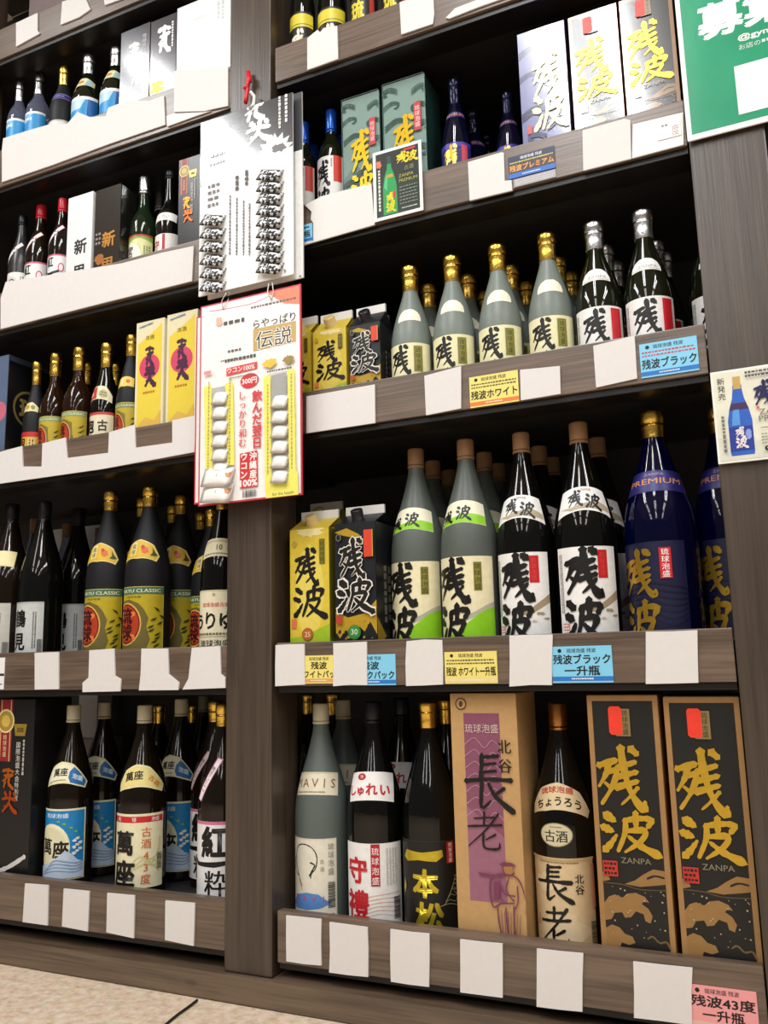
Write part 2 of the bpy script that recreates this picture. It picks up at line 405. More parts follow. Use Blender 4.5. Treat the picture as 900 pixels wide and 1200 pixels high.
def bottle(k, u, v, Y, shelf, label, group=None, wpx=None, rz=0.0, wv=None, sxy=None):
    """bottle of kind k whose cap top is at photo pixel (u, v), axis at depth Y, standing on the shelf board at height `shelf`"""
    d = KINDS[k]; P = at(u, v+1, Y); zs = shelf+H+.0006
    s = (P.z-zs)/d['h']
    if wpx:
        A = at(u, v+120, Y); dist = (A-CAM).dot(CF); sx = wpx*dist/FPX/(2*d['r'])
    else: sx = sxy or s
    CHECK.append((label[:40], k, round(s, 3), round(sx, 3), round(P.x, 3), Y, round(d['r']*sx, 4)))
    if d['proto'] is None: o = d['proto'] = build_bottle(k)
    else: o = clone(d['proto'])
    for key in ('group',):
        if key in o: del o[key]
    o.location = (P.x, Y, zs); o.rotation_euler = (0, 0, rz); o.scale = (sx, sx, s)
    return tag(o, label, 'bottle', group)

INK = '#141210'; WHITE = '#f2f0ec'; CREAM = '#efe6bd'; RED = '#c8202a'; LIME = '#8fd01e'; PLAQ = '#96913f'
# pale frosted 1.8 l bottle with lime hill
D = Dec(); D.poly([(-58, 0), (58, 0), (58, 142), (-58, 142)], CREAM)
D.poly([(58, 52), (58, 66), (40, 60), (24, 51), (8, 44), (-4, 38), (8, 36), (24, 42)], '#b9b6a2')
D.poly([(-58, 0), (58, 0), (58, 57), (44, 54), (28, 47), (14, 36), (-2, 24), (-20, 14), (-58, 8)], LIME)
D.rect(21, 84, 35, 132, PLAQ).frame(22.5, 85.5, 33.5, 130.5, .8, '#4c4a20').txt('琉球泡盛', 28, 108, 10.5, '#3f3d18', vert=True, bold=.01)
D.brush('残', -50, 66, 12, 138, INK, 1.0).brush('波', -50, -6, 14, 62, INK, 1.0)
lab18f = D
D = Dec(); D.poly([(-42, 4), (-24, 0), (24, 0), (42, 4), (36, 40), (-36, 40)], '#f1ecd0')
D.poly([(-41.5, 5), (-24, .4), (24, .4), (41.5, 5), (39, 19), (16, 17), (-8, 13), (-40, 9)], LIME)
D.brush('波', -9, 6, 15, 30, INK, 1.0).brush('残', -39, 4, -17, 25, INK, 1.0)
neck18f = D
kind('frost18', P18, G_FROST_SHADED, cap_plain(CORK, .3445, .0305, .0150), [('label', lab18f, .022, 0, 0), ('neck_label', neck18f, .222, 6, .05)], .375)
# black 1.8 l bottle with white label
D = Dec(); D.rect(-52, 0, 52, 142, WHITE)
D.poly([(52, 60), (52, 74), (34, 62), (16, 50), (2, 46), (-14, 50), (-2, 40), (16, 40), (34, 50)], '#a8977a')
D.blob(34, 42, 7, 3, '#a8977a', seed=4).blob(44, 34, 5, 2, '#a8977a', seed=5).blob(22, 30, 4, 2, '#c9bda6', seed=6)
D.rect(18, 92, 34, 136, RED).txt('琉球泡盛', 26, 114, 9, '#d9483c', vert=True)
D.scrib(-48, 40, -40, 132, 2, '#77746c', vert=True, seed=9).rect(-46, 8, -32, 24, '#d88a80').scrib(-45, 9, -33, 23, 3, WHITE, seed=5)
D.brush('残', -34, 64, 22, 138, INK, 1.1).brush('波', -36, -6, 22, 60, INK, 1.1)
lab18b = D
D = Dec(); D.poly([(-46, 2), (-20, 0), (20, 0), (46, 2), (34, 40), (-34, 40)], WHITE)
D.poly([(40, 16), (20, 18), (2, 12), (-20, 8), (-38, 12), (-20, 2), (20, 4), (43, 8)], '#b8a98c')
D.brush('残', -24, 8, -2, 34, INK, 1.0).brush('波', 4, 4, 26, 28, INK, 1.0).txt('琉球泡盛', 4, 35, 4, '#b05a50')
kind('black18', P18, G_BLACK, cap_plain(CORK, .3445, .0305, .0150), [('label', lab18b, .022, 0, -.05), ('neck_label', D, .222, 7, 0)], .375)
# deep blue 1.8 l
D = Dec(); D.rect(-60, 0, 44, 148, '#121438')
for i in range(7):
    D.line([(-60, 30+i*9), (-20, 40+i*8), (20, 22+i*10), (44, 34+i*7)], 2.4, '#0a0b26')
D.brush('残', -50, 66, 2, 136, '!c09a34', .9).brush('波', -50, -6, 6, 60, '!c09a34', .9)
D.rect(9, 92, 24, 138, RED).txt('琉球泡盛', 16.5, 115, 10.5, WHITE, vert=True, bold=.01)
lab18p = D
D = Dec(); D.rect(-48, 0, 48, 34, '#232160').ell(0, 17, 30, 16, '#2a2874')
D.txt('PREMIUM', 0, 17, 13, '#d08a4a', w=76, bold=.01).txt('ZANPA', 0, 28, 6, '#a88ab8', w=26)
kind('blue18', P18, G_BLUE, cap_foil(GOLD, .318, .057, .0150), [('label', lab18p, .014, 0, -.16), ('neck_label', D, .240, 2, 0)], .375)
# matt black 1.8 l with green and yellow label
def classic(sc=1.0):
    D = Dec(); D.rect(-64, 0, 64, 142, '#e0cf62').rect(-62, 2, 62, 128, '#b9a520')
    D.rect(-64, 126, 64, 141, '#4d7256').txt('RYUKYU CLASSIC', 0, 133.5, 10, '#e8e4c0', w=112, bold=.02)
    D.txt('琉球泡盛', -4, 121, 5, '#6a5a18', w=36)
    D.poly([(20, 96), (8, 108), (-14, 116), (-44, 112), (-60, 96), (-62, 4), (10, 4), (26, 14), (34, 34), (26, 60), (30, 78)], '#6d6230')
    D.ell(-22, 66, 38, 44, '#d8b050').ell(-22, 66, 35, 41, '#7a1a12').ell(-22, 66, 32, 38, '#b23a1c')
    for k in range(6): D.blob(-40+12*(k % 3)*1.5, 40+(k//3)*46, 7, 6, '#e07a3c', seed=k+2); D.n -= 1
    D.n += 1
    D.txt('琉球', -22, 66, 34, '#3c0d10', vert=True, bold=.045, adv=.98, w=34)
    R = random.Random(3)
    for k in range(9):
        x = 40+R.uniform(-6, 18); y = 14+k*7.5; D.poly([(x-7, y-3), (x-2, y+1.5), (x+8, y+5), (x+3, y-1)], '#2f3c14')
    D.poly([(40, 100), (50, 96), (54, 90), (47, 93)], '#2a2a14').poly([(52, 84), (61, 82), (63, 76), (57, 79)], '#2a2a14')
    N = Dec(); N.poly([(-40, 6), (0, 0), (40, 6), (44, 20), (30, 36), (0, 42), (-30, 36), (-44, 20)], '#e8d487')
    N.poly([(-37, 7.5), (0, 2), (37, 7.5), (41, 19), (28, 34), (0, 40), (-28, 34), (-41, 19)], '#d9b32e')
    N.rect(-20, 9, -5, 36, '#eedf9c').txt('琉球', -12.5, 22, 11.5, '#33240c', vert=True, bold=.02)
    N.blob(14, 20, 9, 7, '#d8662a', seed=8).blob(9, 26, 4, 4, '#c23a20', seed=3)
    N.poly([(26, 12), (30, 20), (28, 29), (35, 22), (40, 19), (34, 14)], '#3c4416')
    return D, N
D, N = classic()
kind('classic18', P18, G_MATTE, cap_foil(GOLD, .318, .057, .0150), [('label', D, .016, 0, .14), ('neck_label', N, .216, 8, .16)], .375)
kind('classic72', P72, G_MATTE, cap_foil(GOLD, .216, .050, .0150), [('label', Dec(), .012, 0, 0)], .264)
# small version of the same label for the shorter bottles
def yellow_red(top):
    D = Dec(); D.rect(-50, 0, 50, 96, '#d8c45a').rect(-49, 1, 49, 86, '#c2aa2c').rect(-50, 84, 50, 95, top)
    D.txt('RYUKYU CLASSIC', 0, 89.5, 7.5, '#efe8c4', w=84, bold=.02)
    D.poly([(14, 70), (-10, 80), (-40, 72), (-48, 50), (-48, 2), (12, 2), (24, 20), (16, 44)], '#7d7034')
    D.ell(-16, 42, 28, 33, '#d8a850').ell(-16, 42, 25.5, 30.5, '#8e2018').ell(-16, 42, 22, 27, '#b8402a').txt('琉球', -16, 42, 24, '#43100e', vert=True, bold=.04, w=23)
    for k in range(5): D.poly([(28, 14+k*11), (36, 18+k*11), (44, 22+k*11), (36, 14+k*11)], '#4c4a1c')
    return D
KINDS['classic72']['decs'] = [('label', yellow_red('#7f8f5c'), .010, 0, 0), ('neck_label', Dec().poly([(-26, 4), (0, 0), (26, 4), (24, 24), (-24, 24)], '#e3c548').rect(-14, 5, -4, 21, '#f2e4a4').blob(9, 13, 6, 5, '#cc6a2c'), .142, 9, .15)]
kind('tea72', PST, G_TEA, cap_foil(GOLD, .205, .055, .0150), [('label', yellow_red('#8aa06a'), .010, 0, .05)], .260)
# cream label, brush kana
D = Dec(); D.rect(-60, 0, 60, 132, '#efe7c6').frame(-58.5, 1.5, 58.5, 130.5, 1.2, '#b8a878').ell(0, 122, 3.5, 3.5, '#b8a878')
D.txt('琉球泡盛古酒', 2, 101, 10, '#c8402c', w=66, bold=.015)
D.txt('り', -8, 68, 40, INK, bold=.03).txt('ゆ', 30, 68, 40, INK, bold=.04).txt('う', -42, 66, 36, INK, bold=.04)
D.scrib(-50, 36, 50, 44, 1, '#7a6c48').rect(-54, 34, 54, 35, '#a89868').txt('琉球泡盛', 0, 20, 17, '#3c3224', w=74, bold=.01)
N = Dec().rect(-42, 0, 42, 40, '#e9e0ba').rect(-42, 31, 42, 37, '#cfc29a').txt('10', 4, 20, 17, '#4a3c20', bold=.02).txt('年', 26, 18, 13, '#4a3c20').scrib(-34, 3, 34, 9, 1, '#8a7c58')
kind('kana18', P18, G_BLACK, cap_foil(GOLD, .330, .045, .0150), [('label', D, .020, 0, -.1), ('neck_label', N, .225, 4, 0)], .375)
# grey label with two big characters
D = Dec(); D.rect(-58, 0, 58, 122, '#c9cbc8').rect(-58, 118, 58, 122, '#b2b4b0')
D.txt('鶴', 0, 86, 40, INK, bold=.035).txt('見', 0, 36, 40, INK, bold=.035)
D.scrib(34, 20, 44, 100, 2, '#6c6c68', vert=True).bars(46, 10, 56, 40, n=10).scrib(-50, 20, -30, 60, 3, '#8a8a86', vert=True)
kind('crane18', P18, G_BLACK, cap_plain(BLACKCAP, .338, .037, .0152), [('label', D, .020, 0, .15)], .375)
D2 = Dec(); D2.rect(-58, 0, 58, 122, '#c4c2b8').txt('乃', -8, 70, 46, INK, bold=.03).scrib(20, 20, 40, 100, 3, '#77756c', vert=True).bars(44, 8, 56, 36, n=9)
kind('brown18', P18, G_BROWN, cap_plain(BLACKCAP, .338, .037, .0152), [('label', D2, .020, 0, -.2), ('neck_label', Dec().rect(-34, 0, 34, 36, '#eee0a6').rect(-34, 0, 34, 2, '#d8c888'), .226, 3, .25)], .375)
kind('plain18', P18, G_CLEAR, cap_plain(CORK, .3445, .0305, .0150), [('label', Dec().rect(-50, 0, 50, 120, '#c9c4b4'), .020, 0, 0)], .375)
# blue island label, white screw cap
def manza_neck(right, body, txt1):
    N = Dec(); N.poly([(-46, 4), (-20, 0), (30, 0), (47, 3), (50, 18), (36, 28), (18, 40), (-8, 44), (-32, 38), (-46, 20)], '#ece4ae')
    N.poly([(-43, 6), (-20, 2.5), (29, 2.5), (45, 5), (47, 17), (34, 26), (17, 37.5), (-8, 41), (-30, 36), (-43, 19)], body)
    return N
def island(tone='#1f86c4'):
    D = Dec(); D.rect(-60, 0, 60, 142, '#ece6ba').rect(-57, 3, 57, 138, tone)
    D.txt('琉球泡盛', -4, 128, 10, '#e6f0f4', w=54, bold=.015)
    D.ell(-14, 64, 42, 48, '#f2eecb').ell(-14, 64, 35, 41, '#e6e0b8').txt('萬', -27, 66, 34, INK, bold=.03).txt('座', 8, 60, 36, INK, bold=.04)
    for i, (x, y) in enumerate([(10, 112), (24, 104), (34, 96), (-2, 117), (40, 84), (44, 70)]): D.poly([(x, y), (x+6, y+2), (x+9, y-3), (x+3, y-2)], '#7fc02c')
    D.poly([(-57, 3), (57, 3), (57, 34), (44, 38), (30, 52), (18, 58), (4, 46), (-16, 34), (-57, 20)], '#c3d3e4')
    for k in range(4): D.line([(-40+8*k, 8+6*k), (0, 18+7*k), (40, 14+6*k), (56, 20+5*k)], 2.2, '#7f9cc4')
    for k in range(8): D.blob(36+(k % 3)*6, 52+k*4.2, 4, 3, '#e8f0f4', seed=k)
    N = manza_neck(0, '#f0eccb', '')
    N.txt('萬座', -8, 23, 17, INK, w=32, bold=.03)
    N.poly([(16, 3), (29, 3), (44.5, 5.5), (46.5, 17), (34, 26), (20, 35), (12, 24), (11, 12)], '#2b6fae')
    N.txt('泡盛', 29, 17, 11, '#dcebf4', bold=.03).scrib(-36, 5, 8, 9, 1, '#9a945c')
    return D, N
D, N = island()
kind('island18', P18, G_BROWN, cap_plain(CREAMCAP, .3435, .0315, .0152), [('label', D, .020, 0, 0), ('neck_label', N, .214, 7, .12)], .375)
D = Dec(); D.rect(-60, 0, 60, 142, '#ede6bf').rect(-58, 125, 58, 137, '#cc2a2e').txt('琉', -38, 131, 9, WHITE, bold=.02).txt('球', -2, 131, 9, WHITE, bold=.02).txt('泡盛', 40, 131, 9, WHITE, bold=.02)
for k in range(5): D.line([(-20+10*k, 20+8*k), (10+8*k, 60-4*k), (50, 30+16*k)], 2.6, '#d6cf96')
D.txt('萬', -24, 86, 48, INK, bold=.04).txt('座', -24, 28, 52, INK, bold=.045)
D.txt('古酒43度', 22, 62, 20, '#d0642c', vert=True, bold=.012, adv=1.12).bars(44, 34, 56, 64, n=12, horiz=True, col='#4a4a48')
N = manza_neck(0, '#e9d88c', '').txt('萬座', -12, 23, 18, INK, w=36, bold=.03).txt('古酒', 28, 16, 12, '#d07a2a', bold=.03, rot=-.5)
kind('aged18', P18, G_BROWN, cap_plain(CREAMCAP, .3435, .0315, .0152), [('label', D, .020, 0, 0), ('neck_label', N, .214, 7, .12)], .375)
# white label with pink edge and slanted strap
D = Dec(); D.rect(-62, 0, 62, 138, '#f1efee').rect(-62, 132, 62, 138, '#d8789a')
D.txt('紅', 8, 100, 60, INK, bold=.05).poly([(-46, 70), (-30, 63), (30, 66), (56, 72), (58, 62), (10, 55), (-40, 56)], INK).txt('粋', 12, 26, 50, INK, bold=.02)
N = Dec().poly([(-44, -30), (-30, -34), (14, 44), (2, 48)], '#cf6f92').poly([(-41.5, -29), (-31, -32), (11.5, 43), (3, 46)], '#f4f0f0').txt('とうげい100選', -15, 8, 8.2, INK, rot=1.06, bold=.01)
kind('pink18', P18, G_BROWN, cap_foil(GOLD, .318, .057, .0150), [('label', D, .018, 0, -.1), ('neck_strap', N, .225, 0, .0)], .375)
# frosted with a line drawn face
D = Dec(); D.rect(-56, 0, 40, 132, '#e8e3cf').frame(-55, 1, 39, 131, .7, '#cbc5ae')
D.line([(-34, 66), (-42, 84), (-44, 104), (-36, 118), (-20, 122), (-4, 116), (4, 102), (2, 84), (-6, 74), (-8, 66)], 1.8, INK)
D.line([(-8, 92), (0, 88), (-4, 80), (-10, 70)], 2.4, INK).line([(-44, 100), (-50, 92), (-46, 88), (-48, 80), (-44, 72), (-34, 68)], 1.2, INK).line([(-34, 66), (-26, 52)], 1.2, INK)
D.poly([(-52, 24), (-40, 36), (-16, 42), (6, 40), (20, 30), (30, 26), (10, 18), (-16, 14), (-42, 14), (-52, 20)], '#5a8ed0')
for i, (ch, x) in enumerate((('M', -38), ('A', -20), ('V', -2), ('I', 15))): D.txt(ch, x, 32, 15, '#c0533c')
D.line([(-34, 62), (-26, 46)], 1.2, '#d89a2c').txt('琉球泡盛', 29, 98, 12, '#8a8676', vert=True, adv=1.15).txt('古酒', 13, 88, 8, '#8a8676', vert=True, adv=1.6)
D.bars(23, 18, 36, 60, n=16, horiz=True).scrib(0, 4, 34, 10, 1, '#8a8676')
N = Dec().rect(-44, 0, 44, 38, '#e6dfc4').rect(-44, 35, 44, 38, '#cfc6a4')
for ch, x in (('M', -36), ('A', -18), ('V', 0), ('I', 17), ('S', 33)): N.txt(ch, x, 20, 21, '#8a5a3c')
N.scrib(-38, 3, 20, 7, 1, '#9a9070')
kind('face18', P18, mat('#5f6863', rough=.42, noise=.02), cap_plain(CREAMCAP, .3435, .0315, .0152), [('label', D, .012, 0, .22), ('neck_label', N, .218, 2, .2)], .375)
# red and white label
D = Dec(); D.rect(-58, 0, 58, 132, '#f0eeea')
for k in range(6): D.line([(-20, 8+7*k), (10, 20+6*k), (50, 12+8*k)], 1.1, '#eab4a0')
D.rect(-1, 64, 14, 131, '#b8242c').txt('琉球泡盛', 6.5, 96, 13, WHITE, vert=True, adv=1.2)
D.txt('守', -28, 88, 44, '#c01c28', bold=.035).txt('禮', -28, 34, 48, '#c01c28', bold=.03)
D.scrib(24, 66, 46, 124, 4, '#c9c4bc', vert=True).bars(38, 10, 52, 44, n=14, horiz=True)
N = Dec().rect(-44, 0, 44, 46, '#f0eeea').ell(-16, 38, 8, 5.5, '#b8242c').txt('沖', -16, 38, 7, WHITE).txt('し', -34, 18, 19, '#c01c28', bold=.04).txt('ゅ', -17, 17, 18, '#c01c28', bold=.04).txt('れ', 3, 18, 21, '#c01c28', bold=.04).txt('い', 26, 18, 21, '#c01c28', bold=.04)
kind('red18', P18, G_BLACK, cap_plain(BLACKCAP, .3435, .0315, .0152), [('label', D, .010, 0, .28), ('neck_label', N, .212, 3, .25)], .375)
# black label, gold print
D = Dec(); D.rect(-62, 0, 62, 140, '#191815').frame(-62, 0, 62, 140, .8, '#3a382e')
GP = '!d8c23c'
D.poly([(-44, 112), (-36, 124), (-4, 122), (30, 126), (32, 116), (20, 108), (-10, 110), (-34, 106)], GP)
D.txt('本', 0, 74, 46, GP, bold=.05).txt('松', 6, 22, 48, GP, bold=.05)
D.rect(38, 104, 52, 138, '#b02028').txt('琉球泡盛', 45, 121, 7.6, WHITE, vert=True)
for k in range(5): D.line([(30+4*k, 40+6*k), (40+3*k, 48+8*k), (52, 44+9*k), (58, 52+8*k), (50, 60+6*k)], .9, '#a8a488')
D.line([(20, 38), (40, 42), (60, 36)], .9, '#a8a488').poly([(-46, 62), (-42, 80), (-38, 66), (-43, 54)], GP)
kind('pine18', P18, G_BLACK, cap_foil(GOLD, .330, .045, .0150), [('label', D, .012, 0, .1)], .375)
# kraft coloured label
D = Dec(); D.rect(-58, 0, 58, 134, '#d9bf94').blob(0, 30, 40, 22, '#e0c9a2', seed=6).blob(-20, 96, 26, 14, '#e2cda8', seed=7)
D.scrib(-34, 125, 30, 129, 1, '#8a7448').brush('長', -40, 68, 18, 122, INK, .9).brush('老', -36, 6, 14, 62, INK, .9)
D.txt('北谷', 30, 96, 15, INK, vert=True, bold=.02).txt('古酒', -42, 40, 9, '#c0643c', vert=True).rect(50, 60, 58, 124, '#b87a5c').bars(46, 4, 57, 40, n=14, horiz=True).rect(-58, 131, 58, 134, '#c9ab7c')
N = Dec().poly([(-48, 6), (-20, 0), (20, 0), (48, 2), (52, 14), (34, 32), (0, 40), (-30, 36), (-48, 20)], '#dcc69c').txt('琉球泡盛', -2, 30, 10, '#b8402c', w=52, bold=.03).txt('ちょうろう', 0, 13, 15, INK, w=72, bold=.03)
O = Dec().ell(0, 18, 27, 18, '#8a7f58').ell(0, 18, 25.5, 16.6, '#d2c9a4').txt('古酒', 0, 16, 19, INK, w=36, bold=.02).scrib(-10, 28, 10, 31, 1, '#8a7f58')
kind('elder18', P18, G_BLACK, cap_plain(COPPER, .337, .038, .0150), [('label', D, .008, 0, 0), ('medal_label', O, .158, 0, -.05), ('neck_label', N, .213, 7, .05)], .375)
# plain dark bottles for the rows behind
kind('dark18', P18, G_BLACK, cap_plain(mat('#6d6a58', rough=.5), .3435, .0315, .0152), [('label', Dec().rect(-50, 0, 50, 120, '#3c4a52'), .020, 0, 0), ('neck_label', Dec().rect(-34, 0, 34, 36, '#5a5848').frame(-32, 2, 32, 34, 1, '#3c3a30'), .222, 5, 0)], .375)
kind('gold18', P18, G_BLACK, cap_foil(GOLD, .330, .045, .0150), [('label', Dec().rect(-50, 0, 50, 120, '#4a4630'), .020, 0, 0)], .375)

# 720 ml, frosted with gold foil
D = Dec(); D.rect(-48, 0, 48, 92, '#f0eabc').brush('残', -32, 34, 6, 88, INK, .95).brush('波', -32, -18, 8, 30, INK, .95)
D.rect(13, 38, 29, 86, PLAQ).frame(14.5, 39.5, 27.5, 84.5, .7, '#4c4a20').txt('琉球泡盛', 21, 62, 10, '#3f3d18', vert=True).scrib(-46, 62, -42, 74, 1, PLAQ, vert=True)
D.poly([(-48, 0), (48, 0), (48, 8), (20, 14), (-10, 6), (-48, 3)], '#c9d890')
N = Dec().poly([(-22, 0), (22, 0), (22, 6), (20, 13), (15, 19), (7, 23), (-7, 23), (-15, 19), (-20, 13), (-22, 6)], '#f4f0d8')
kind('frost72', P72, G_FROST, cap_foil(GOLD, .214, .050, .0150), [('label', D, .010, 0, .12), ('neck_label', N, .148, 5, .25)], .264)
D = Dec(); D.rect(-46, 0, 46, 92, WHITE).brush('残', -26, 30, 14, 86, INK, 1.0).brush('波', -26, -22, 14, 26, INK, 1.0).rect(20, 30, 38, 88, RED).scrib(-44, 30, -36, 84, 2, '#8a8880', vert=True)
N = Dec().poly([(-24, 0), (24, 0), (23, 8), (18, 16), (10, 21), (0, 22.5), (-10, 21), (-18, 16), (-23, 8)], WHITE).txt('ZANPA', 2, 7, 7, '#8a8a80', w=30).line([(-21, 2), (0, 2.6), (21, 2)], .8, '#b8b4a8')
kind('black72', P72, G_OLIVE, cap_foil(SILVER, .214, .050, .0150), [('label', D, .010, 0, .12), ('neck_label', N, .150, 5, .1)], .264)
# straight sided, blue cap
D = Dec(); D.rect(-46, 0, 46, 84, WHITE).brush('残', -30, 22, 8, 74, INK, 1.0).brush('波', -30, -30, 8, 18, INK, 1.0).rect(18, 30, 40, 84, '#d8402c').scrib(10, 60, 16, 78, 1, '#8a8880', vert=True)
kind('bluecap72', PCL, G_OLIVE, cap_plain(BLUECAP, .216, .044, .0145), [('label', D, .064, 0, .1)], .260)
# dark blue 720
D = Dec(); D.rect(-50, 0, 50, 76, '#2a2a6c').rect(-50, 66, 50, 76, '#4038a0').brush('残', -28, 22, 12, 70, '!e0b84a', 1.0).rect(20, 30, 36, 70, '#d04a5c').blob(-4, 20, 14, 8, '#7a5cc0', seed=4)
N = Dec().rect(-34, 0, 34, 12, '#2c2666').txt('PREMIUM', 0, 6, 9, '#d0894a', w=54, bold=.015)
kind('navy72', P72, G_NAVY, cap_foil(DARKCAP, .206, .058, .0150), [('label', D, .034, 0, .1), ('neck_label', N, .172, 2, .1)], .264)
# tall clear bottles with blue label
D = Dec(); D.rect(-46, 0, 46, 92, WHITE).rect(-46, 2, 46, 86, '#2f9ad8').poly([(-46, 86), (-46, 60), (-10, 66), (6, 86)], '#7cc4ea').poly([(46, 2), (46, 44), (20, 30), (-10, 2)], '#1a70b4').scrib(-36, 66, 6, 80, 1, '#eef4f8')
kind('clear72', PCL, G_CLEAR, cap_foil(SILVER, .206, .054, .0150), [('label', D, .056, 0, .2)], .260)
D = Dec(); D.rect(-46, 0, 46, 92, WHITE).rect(-46, 2, 46, 84, '#2f9ad8').poly([(-46, 84), (-46, 56), (4, 60), (16, 84)], '#bfe0f0').poly([(46, 84), (46, 30), (20, 44), (22, 84)], '#1a62a8')
N = Dec().poly([(-30, 4), (0, 0), (30, 4), (28, 20), (8, 27), (-8, 27), (-28, 20)], '#d6c88c').poly([(-27, 5.5), (0, 2), (27, 5.5), (25, 18.5), (8, 25), (-8, 25), (-25, 18.5)], '#ebe2b4').poly([(8, 3), (27, 5.5), (25, 18.5), (12, 22)], '#9ac4d4').blob(-4, 13, 8, 5, '#c8863c')
kind('silver72', PLL, G_OLIVE, cap_foil(SILVER, .202, .058, .0150), [('label', D, .038, 0, .2), ('neck_label', N, .162, 8, .2)], .260)
N = Dec().rect(-40, 0, 40, 16, '#3c3c74').rect(-40, 14, 40, 16, '#8a8ac0').rect(-40, 0, 40, 1.6, '#8a8ac0').scrib(-24, 5, 24, 11, 1, '#9a9ac8')
kind('matt72', PLL, G_MATTE, cap_foil(GOLD, .202, .058, .0150), [('label', Dec().rect(-46, 0, 46, 88, '#e8e4dc').rect(-46, 84, 46, 88, '#c8c0b0'), .010, 0, 0), ('neck_label', N, .158, 2, .1)], .260)
# white strap across the shoulder
def strap(c='#f0eeec', e='#d0788c'):
    return Dec().poly([(-42, -16), (-28, -20), (26, 30), (16, 37)], e).poly([(-40, -16), (-28.5, -18.6), (24, 30), (16.5, 35)], c).scrib(-2, 4, 14, 22, 2, '#77706c')
D = Dec(); D.rect(-48, 0, 48, 80, '#f0eeec').rect(-48, 76, 48, 80, '#d0607c').poly([(-24, 40), (-10, 36), (14, 40), (24, 44), (24, 36), (0, 31), (-22, 31)], INK).txt('紅', -8, 62, 26, INK, bold=.04).txt('粋', -6, 16, 26, INK, bold=.03).ell(28, 48, 9, 11, '#cf4a68').ell(28, 48, 6, 8, '#f0eeec')
kind('redcap72', PLL, G_BROWN, cap_plain(REDCAP, .232, .028, .0145), [('label', D, .030, 0, .1), ('neck_strap', strap(), .152, 0, .1)], .260)
D = Dec(); D.rect(-48, 0, 48, 74, '#efede8').ell(0, 44, 22, 20, '#d8d4cc').line([(-16, 40), (-6, 54), (8, 54), (14, 42), (2, 34), (-4, 44)], 2.4, INK).scrib(26, 10, 40, 64, 2, '#8a8880', vert=True)
kind('strap72', PLL, mat('#2a2a2a', rough=.3, noise=.02), cap_plain(BLACKCAP, .240, .020, .0150), [('label', D, .030, 0, .1), ('neck_strap', strap(e='#c8c4bc'), .148, 0, .1)], .260)
D = Dec(); D.rect(-46, 0, 46, 96, '#dfe0a0').poly([(-46, 96), (46, 96), (46, 80), (10, 88), (-46, 78)], '#8fae48').ell(-14, 44, 30, 34, '#f2efe0').txt('宮', -20, 58, 28, '#3c3424', bold=.03).txt('盛', -14, 26, 28, '#b87a2c', bold=.02).rect(-46, 92, 46, 96, '#c03c34').scrib(20, 10, 40, 70, 3, '#7d8a4c', vert=True)
kind('greenlabel72', PST, G_GREEN, cap_plain(SILVER, .224, .036, .0150), [('label', D, .012, 0, .15)], .260)
D = Dec(); D.rect(-46, 0, 46, 84, '#f0eeea').rect(2, 30, 10, 83, '#b8242c').txt('守', -20, 58, 28, '#c01c28', bold=.03).txt('禮', -20, 22, 28, '#c01c28', bold=.02).rect(12, 0, 46, 84, '#e6e3dc')
kind('redlabel72', PST, G_BLACK, cap_plain(BLACKCAP, .246, .014, .0150), [('label', D, .012, 0, .1), ('neck_label', Dec().rect(-40, 0, 40, 20, '#efedea').rect(-40, 0, 40, 1, '#c8c4bc').txt('いれい', 4, 10, 11, '#77706c'), .128, 3, .1)], .260)
# matt black with red and gold label; black with cream fan label
D = Dec(); D.rect(-46, 0, 46, 70, '#c4302c').rect(-46, 0, 46, 58, '#d8b040').txt('泡盛', -16, 28, 30, '#4a1c12', vert=True, bold=.04, w=28).rect(8, 4, 30, 54, '#e8d28c').scrib(10, 6, 28, 52, 2, '#8a5a20', vert=True)
N = Dec().poly([(-28, 4), (0, 0), (28, 4), (28, 16), (8, 24), (-12, 22), (-28, 14)], '#e2d49a').blob(-8, 12, 8, 6, '#b89a3c', seed=2).blob(12, 12, 7, 5, '#7c8a4c', seed=3)
kind('gilt72', PSL, G_MATTE, cap_foil(GOLD, .202, .058, .0150), [('label', D, .012, 0, .1), ('neck_label', N, .132, 8, .2)], .260)
D = Dec(); D.rect(-46, 0, 46, 84, '#e8e0c0').rect(-46, 78, 46, 84, '#c8403c').txt('泡', -20, 54, 32, INK, bold=.05).txt('盛', -20, 20, 32, INK, bold=.05).txt('古', 18, 54, 26, '#3c3424', bold=.04).txt('酒', 18, 20, 26, '#3c3424', bold=.04)
N = Dec().poly([(-38, 2), (0, 0), (38, 2), (36, 18), (18, 32), (-18, 32), (-36, 18)], '#e6dcb4').poly([(-35, 3.5), (-2, 1.5), (-4, 30), (-17, 30), (-34, 17)], '#c8403c').blob(-20, 15, 7, 6, '#eccf9c', seed=4).ell(14, 14, 11, 10, '#b8b07c').scrib(5, 8, 23, 20, 2, '#6a6440')
kind('fan72', PSL, G_BLACK, cap_foil(GOLD, .202, .058, .0150), [('label', D, .010, 0, .1), ('neck_label', N, .124, 8, .1)], .260)
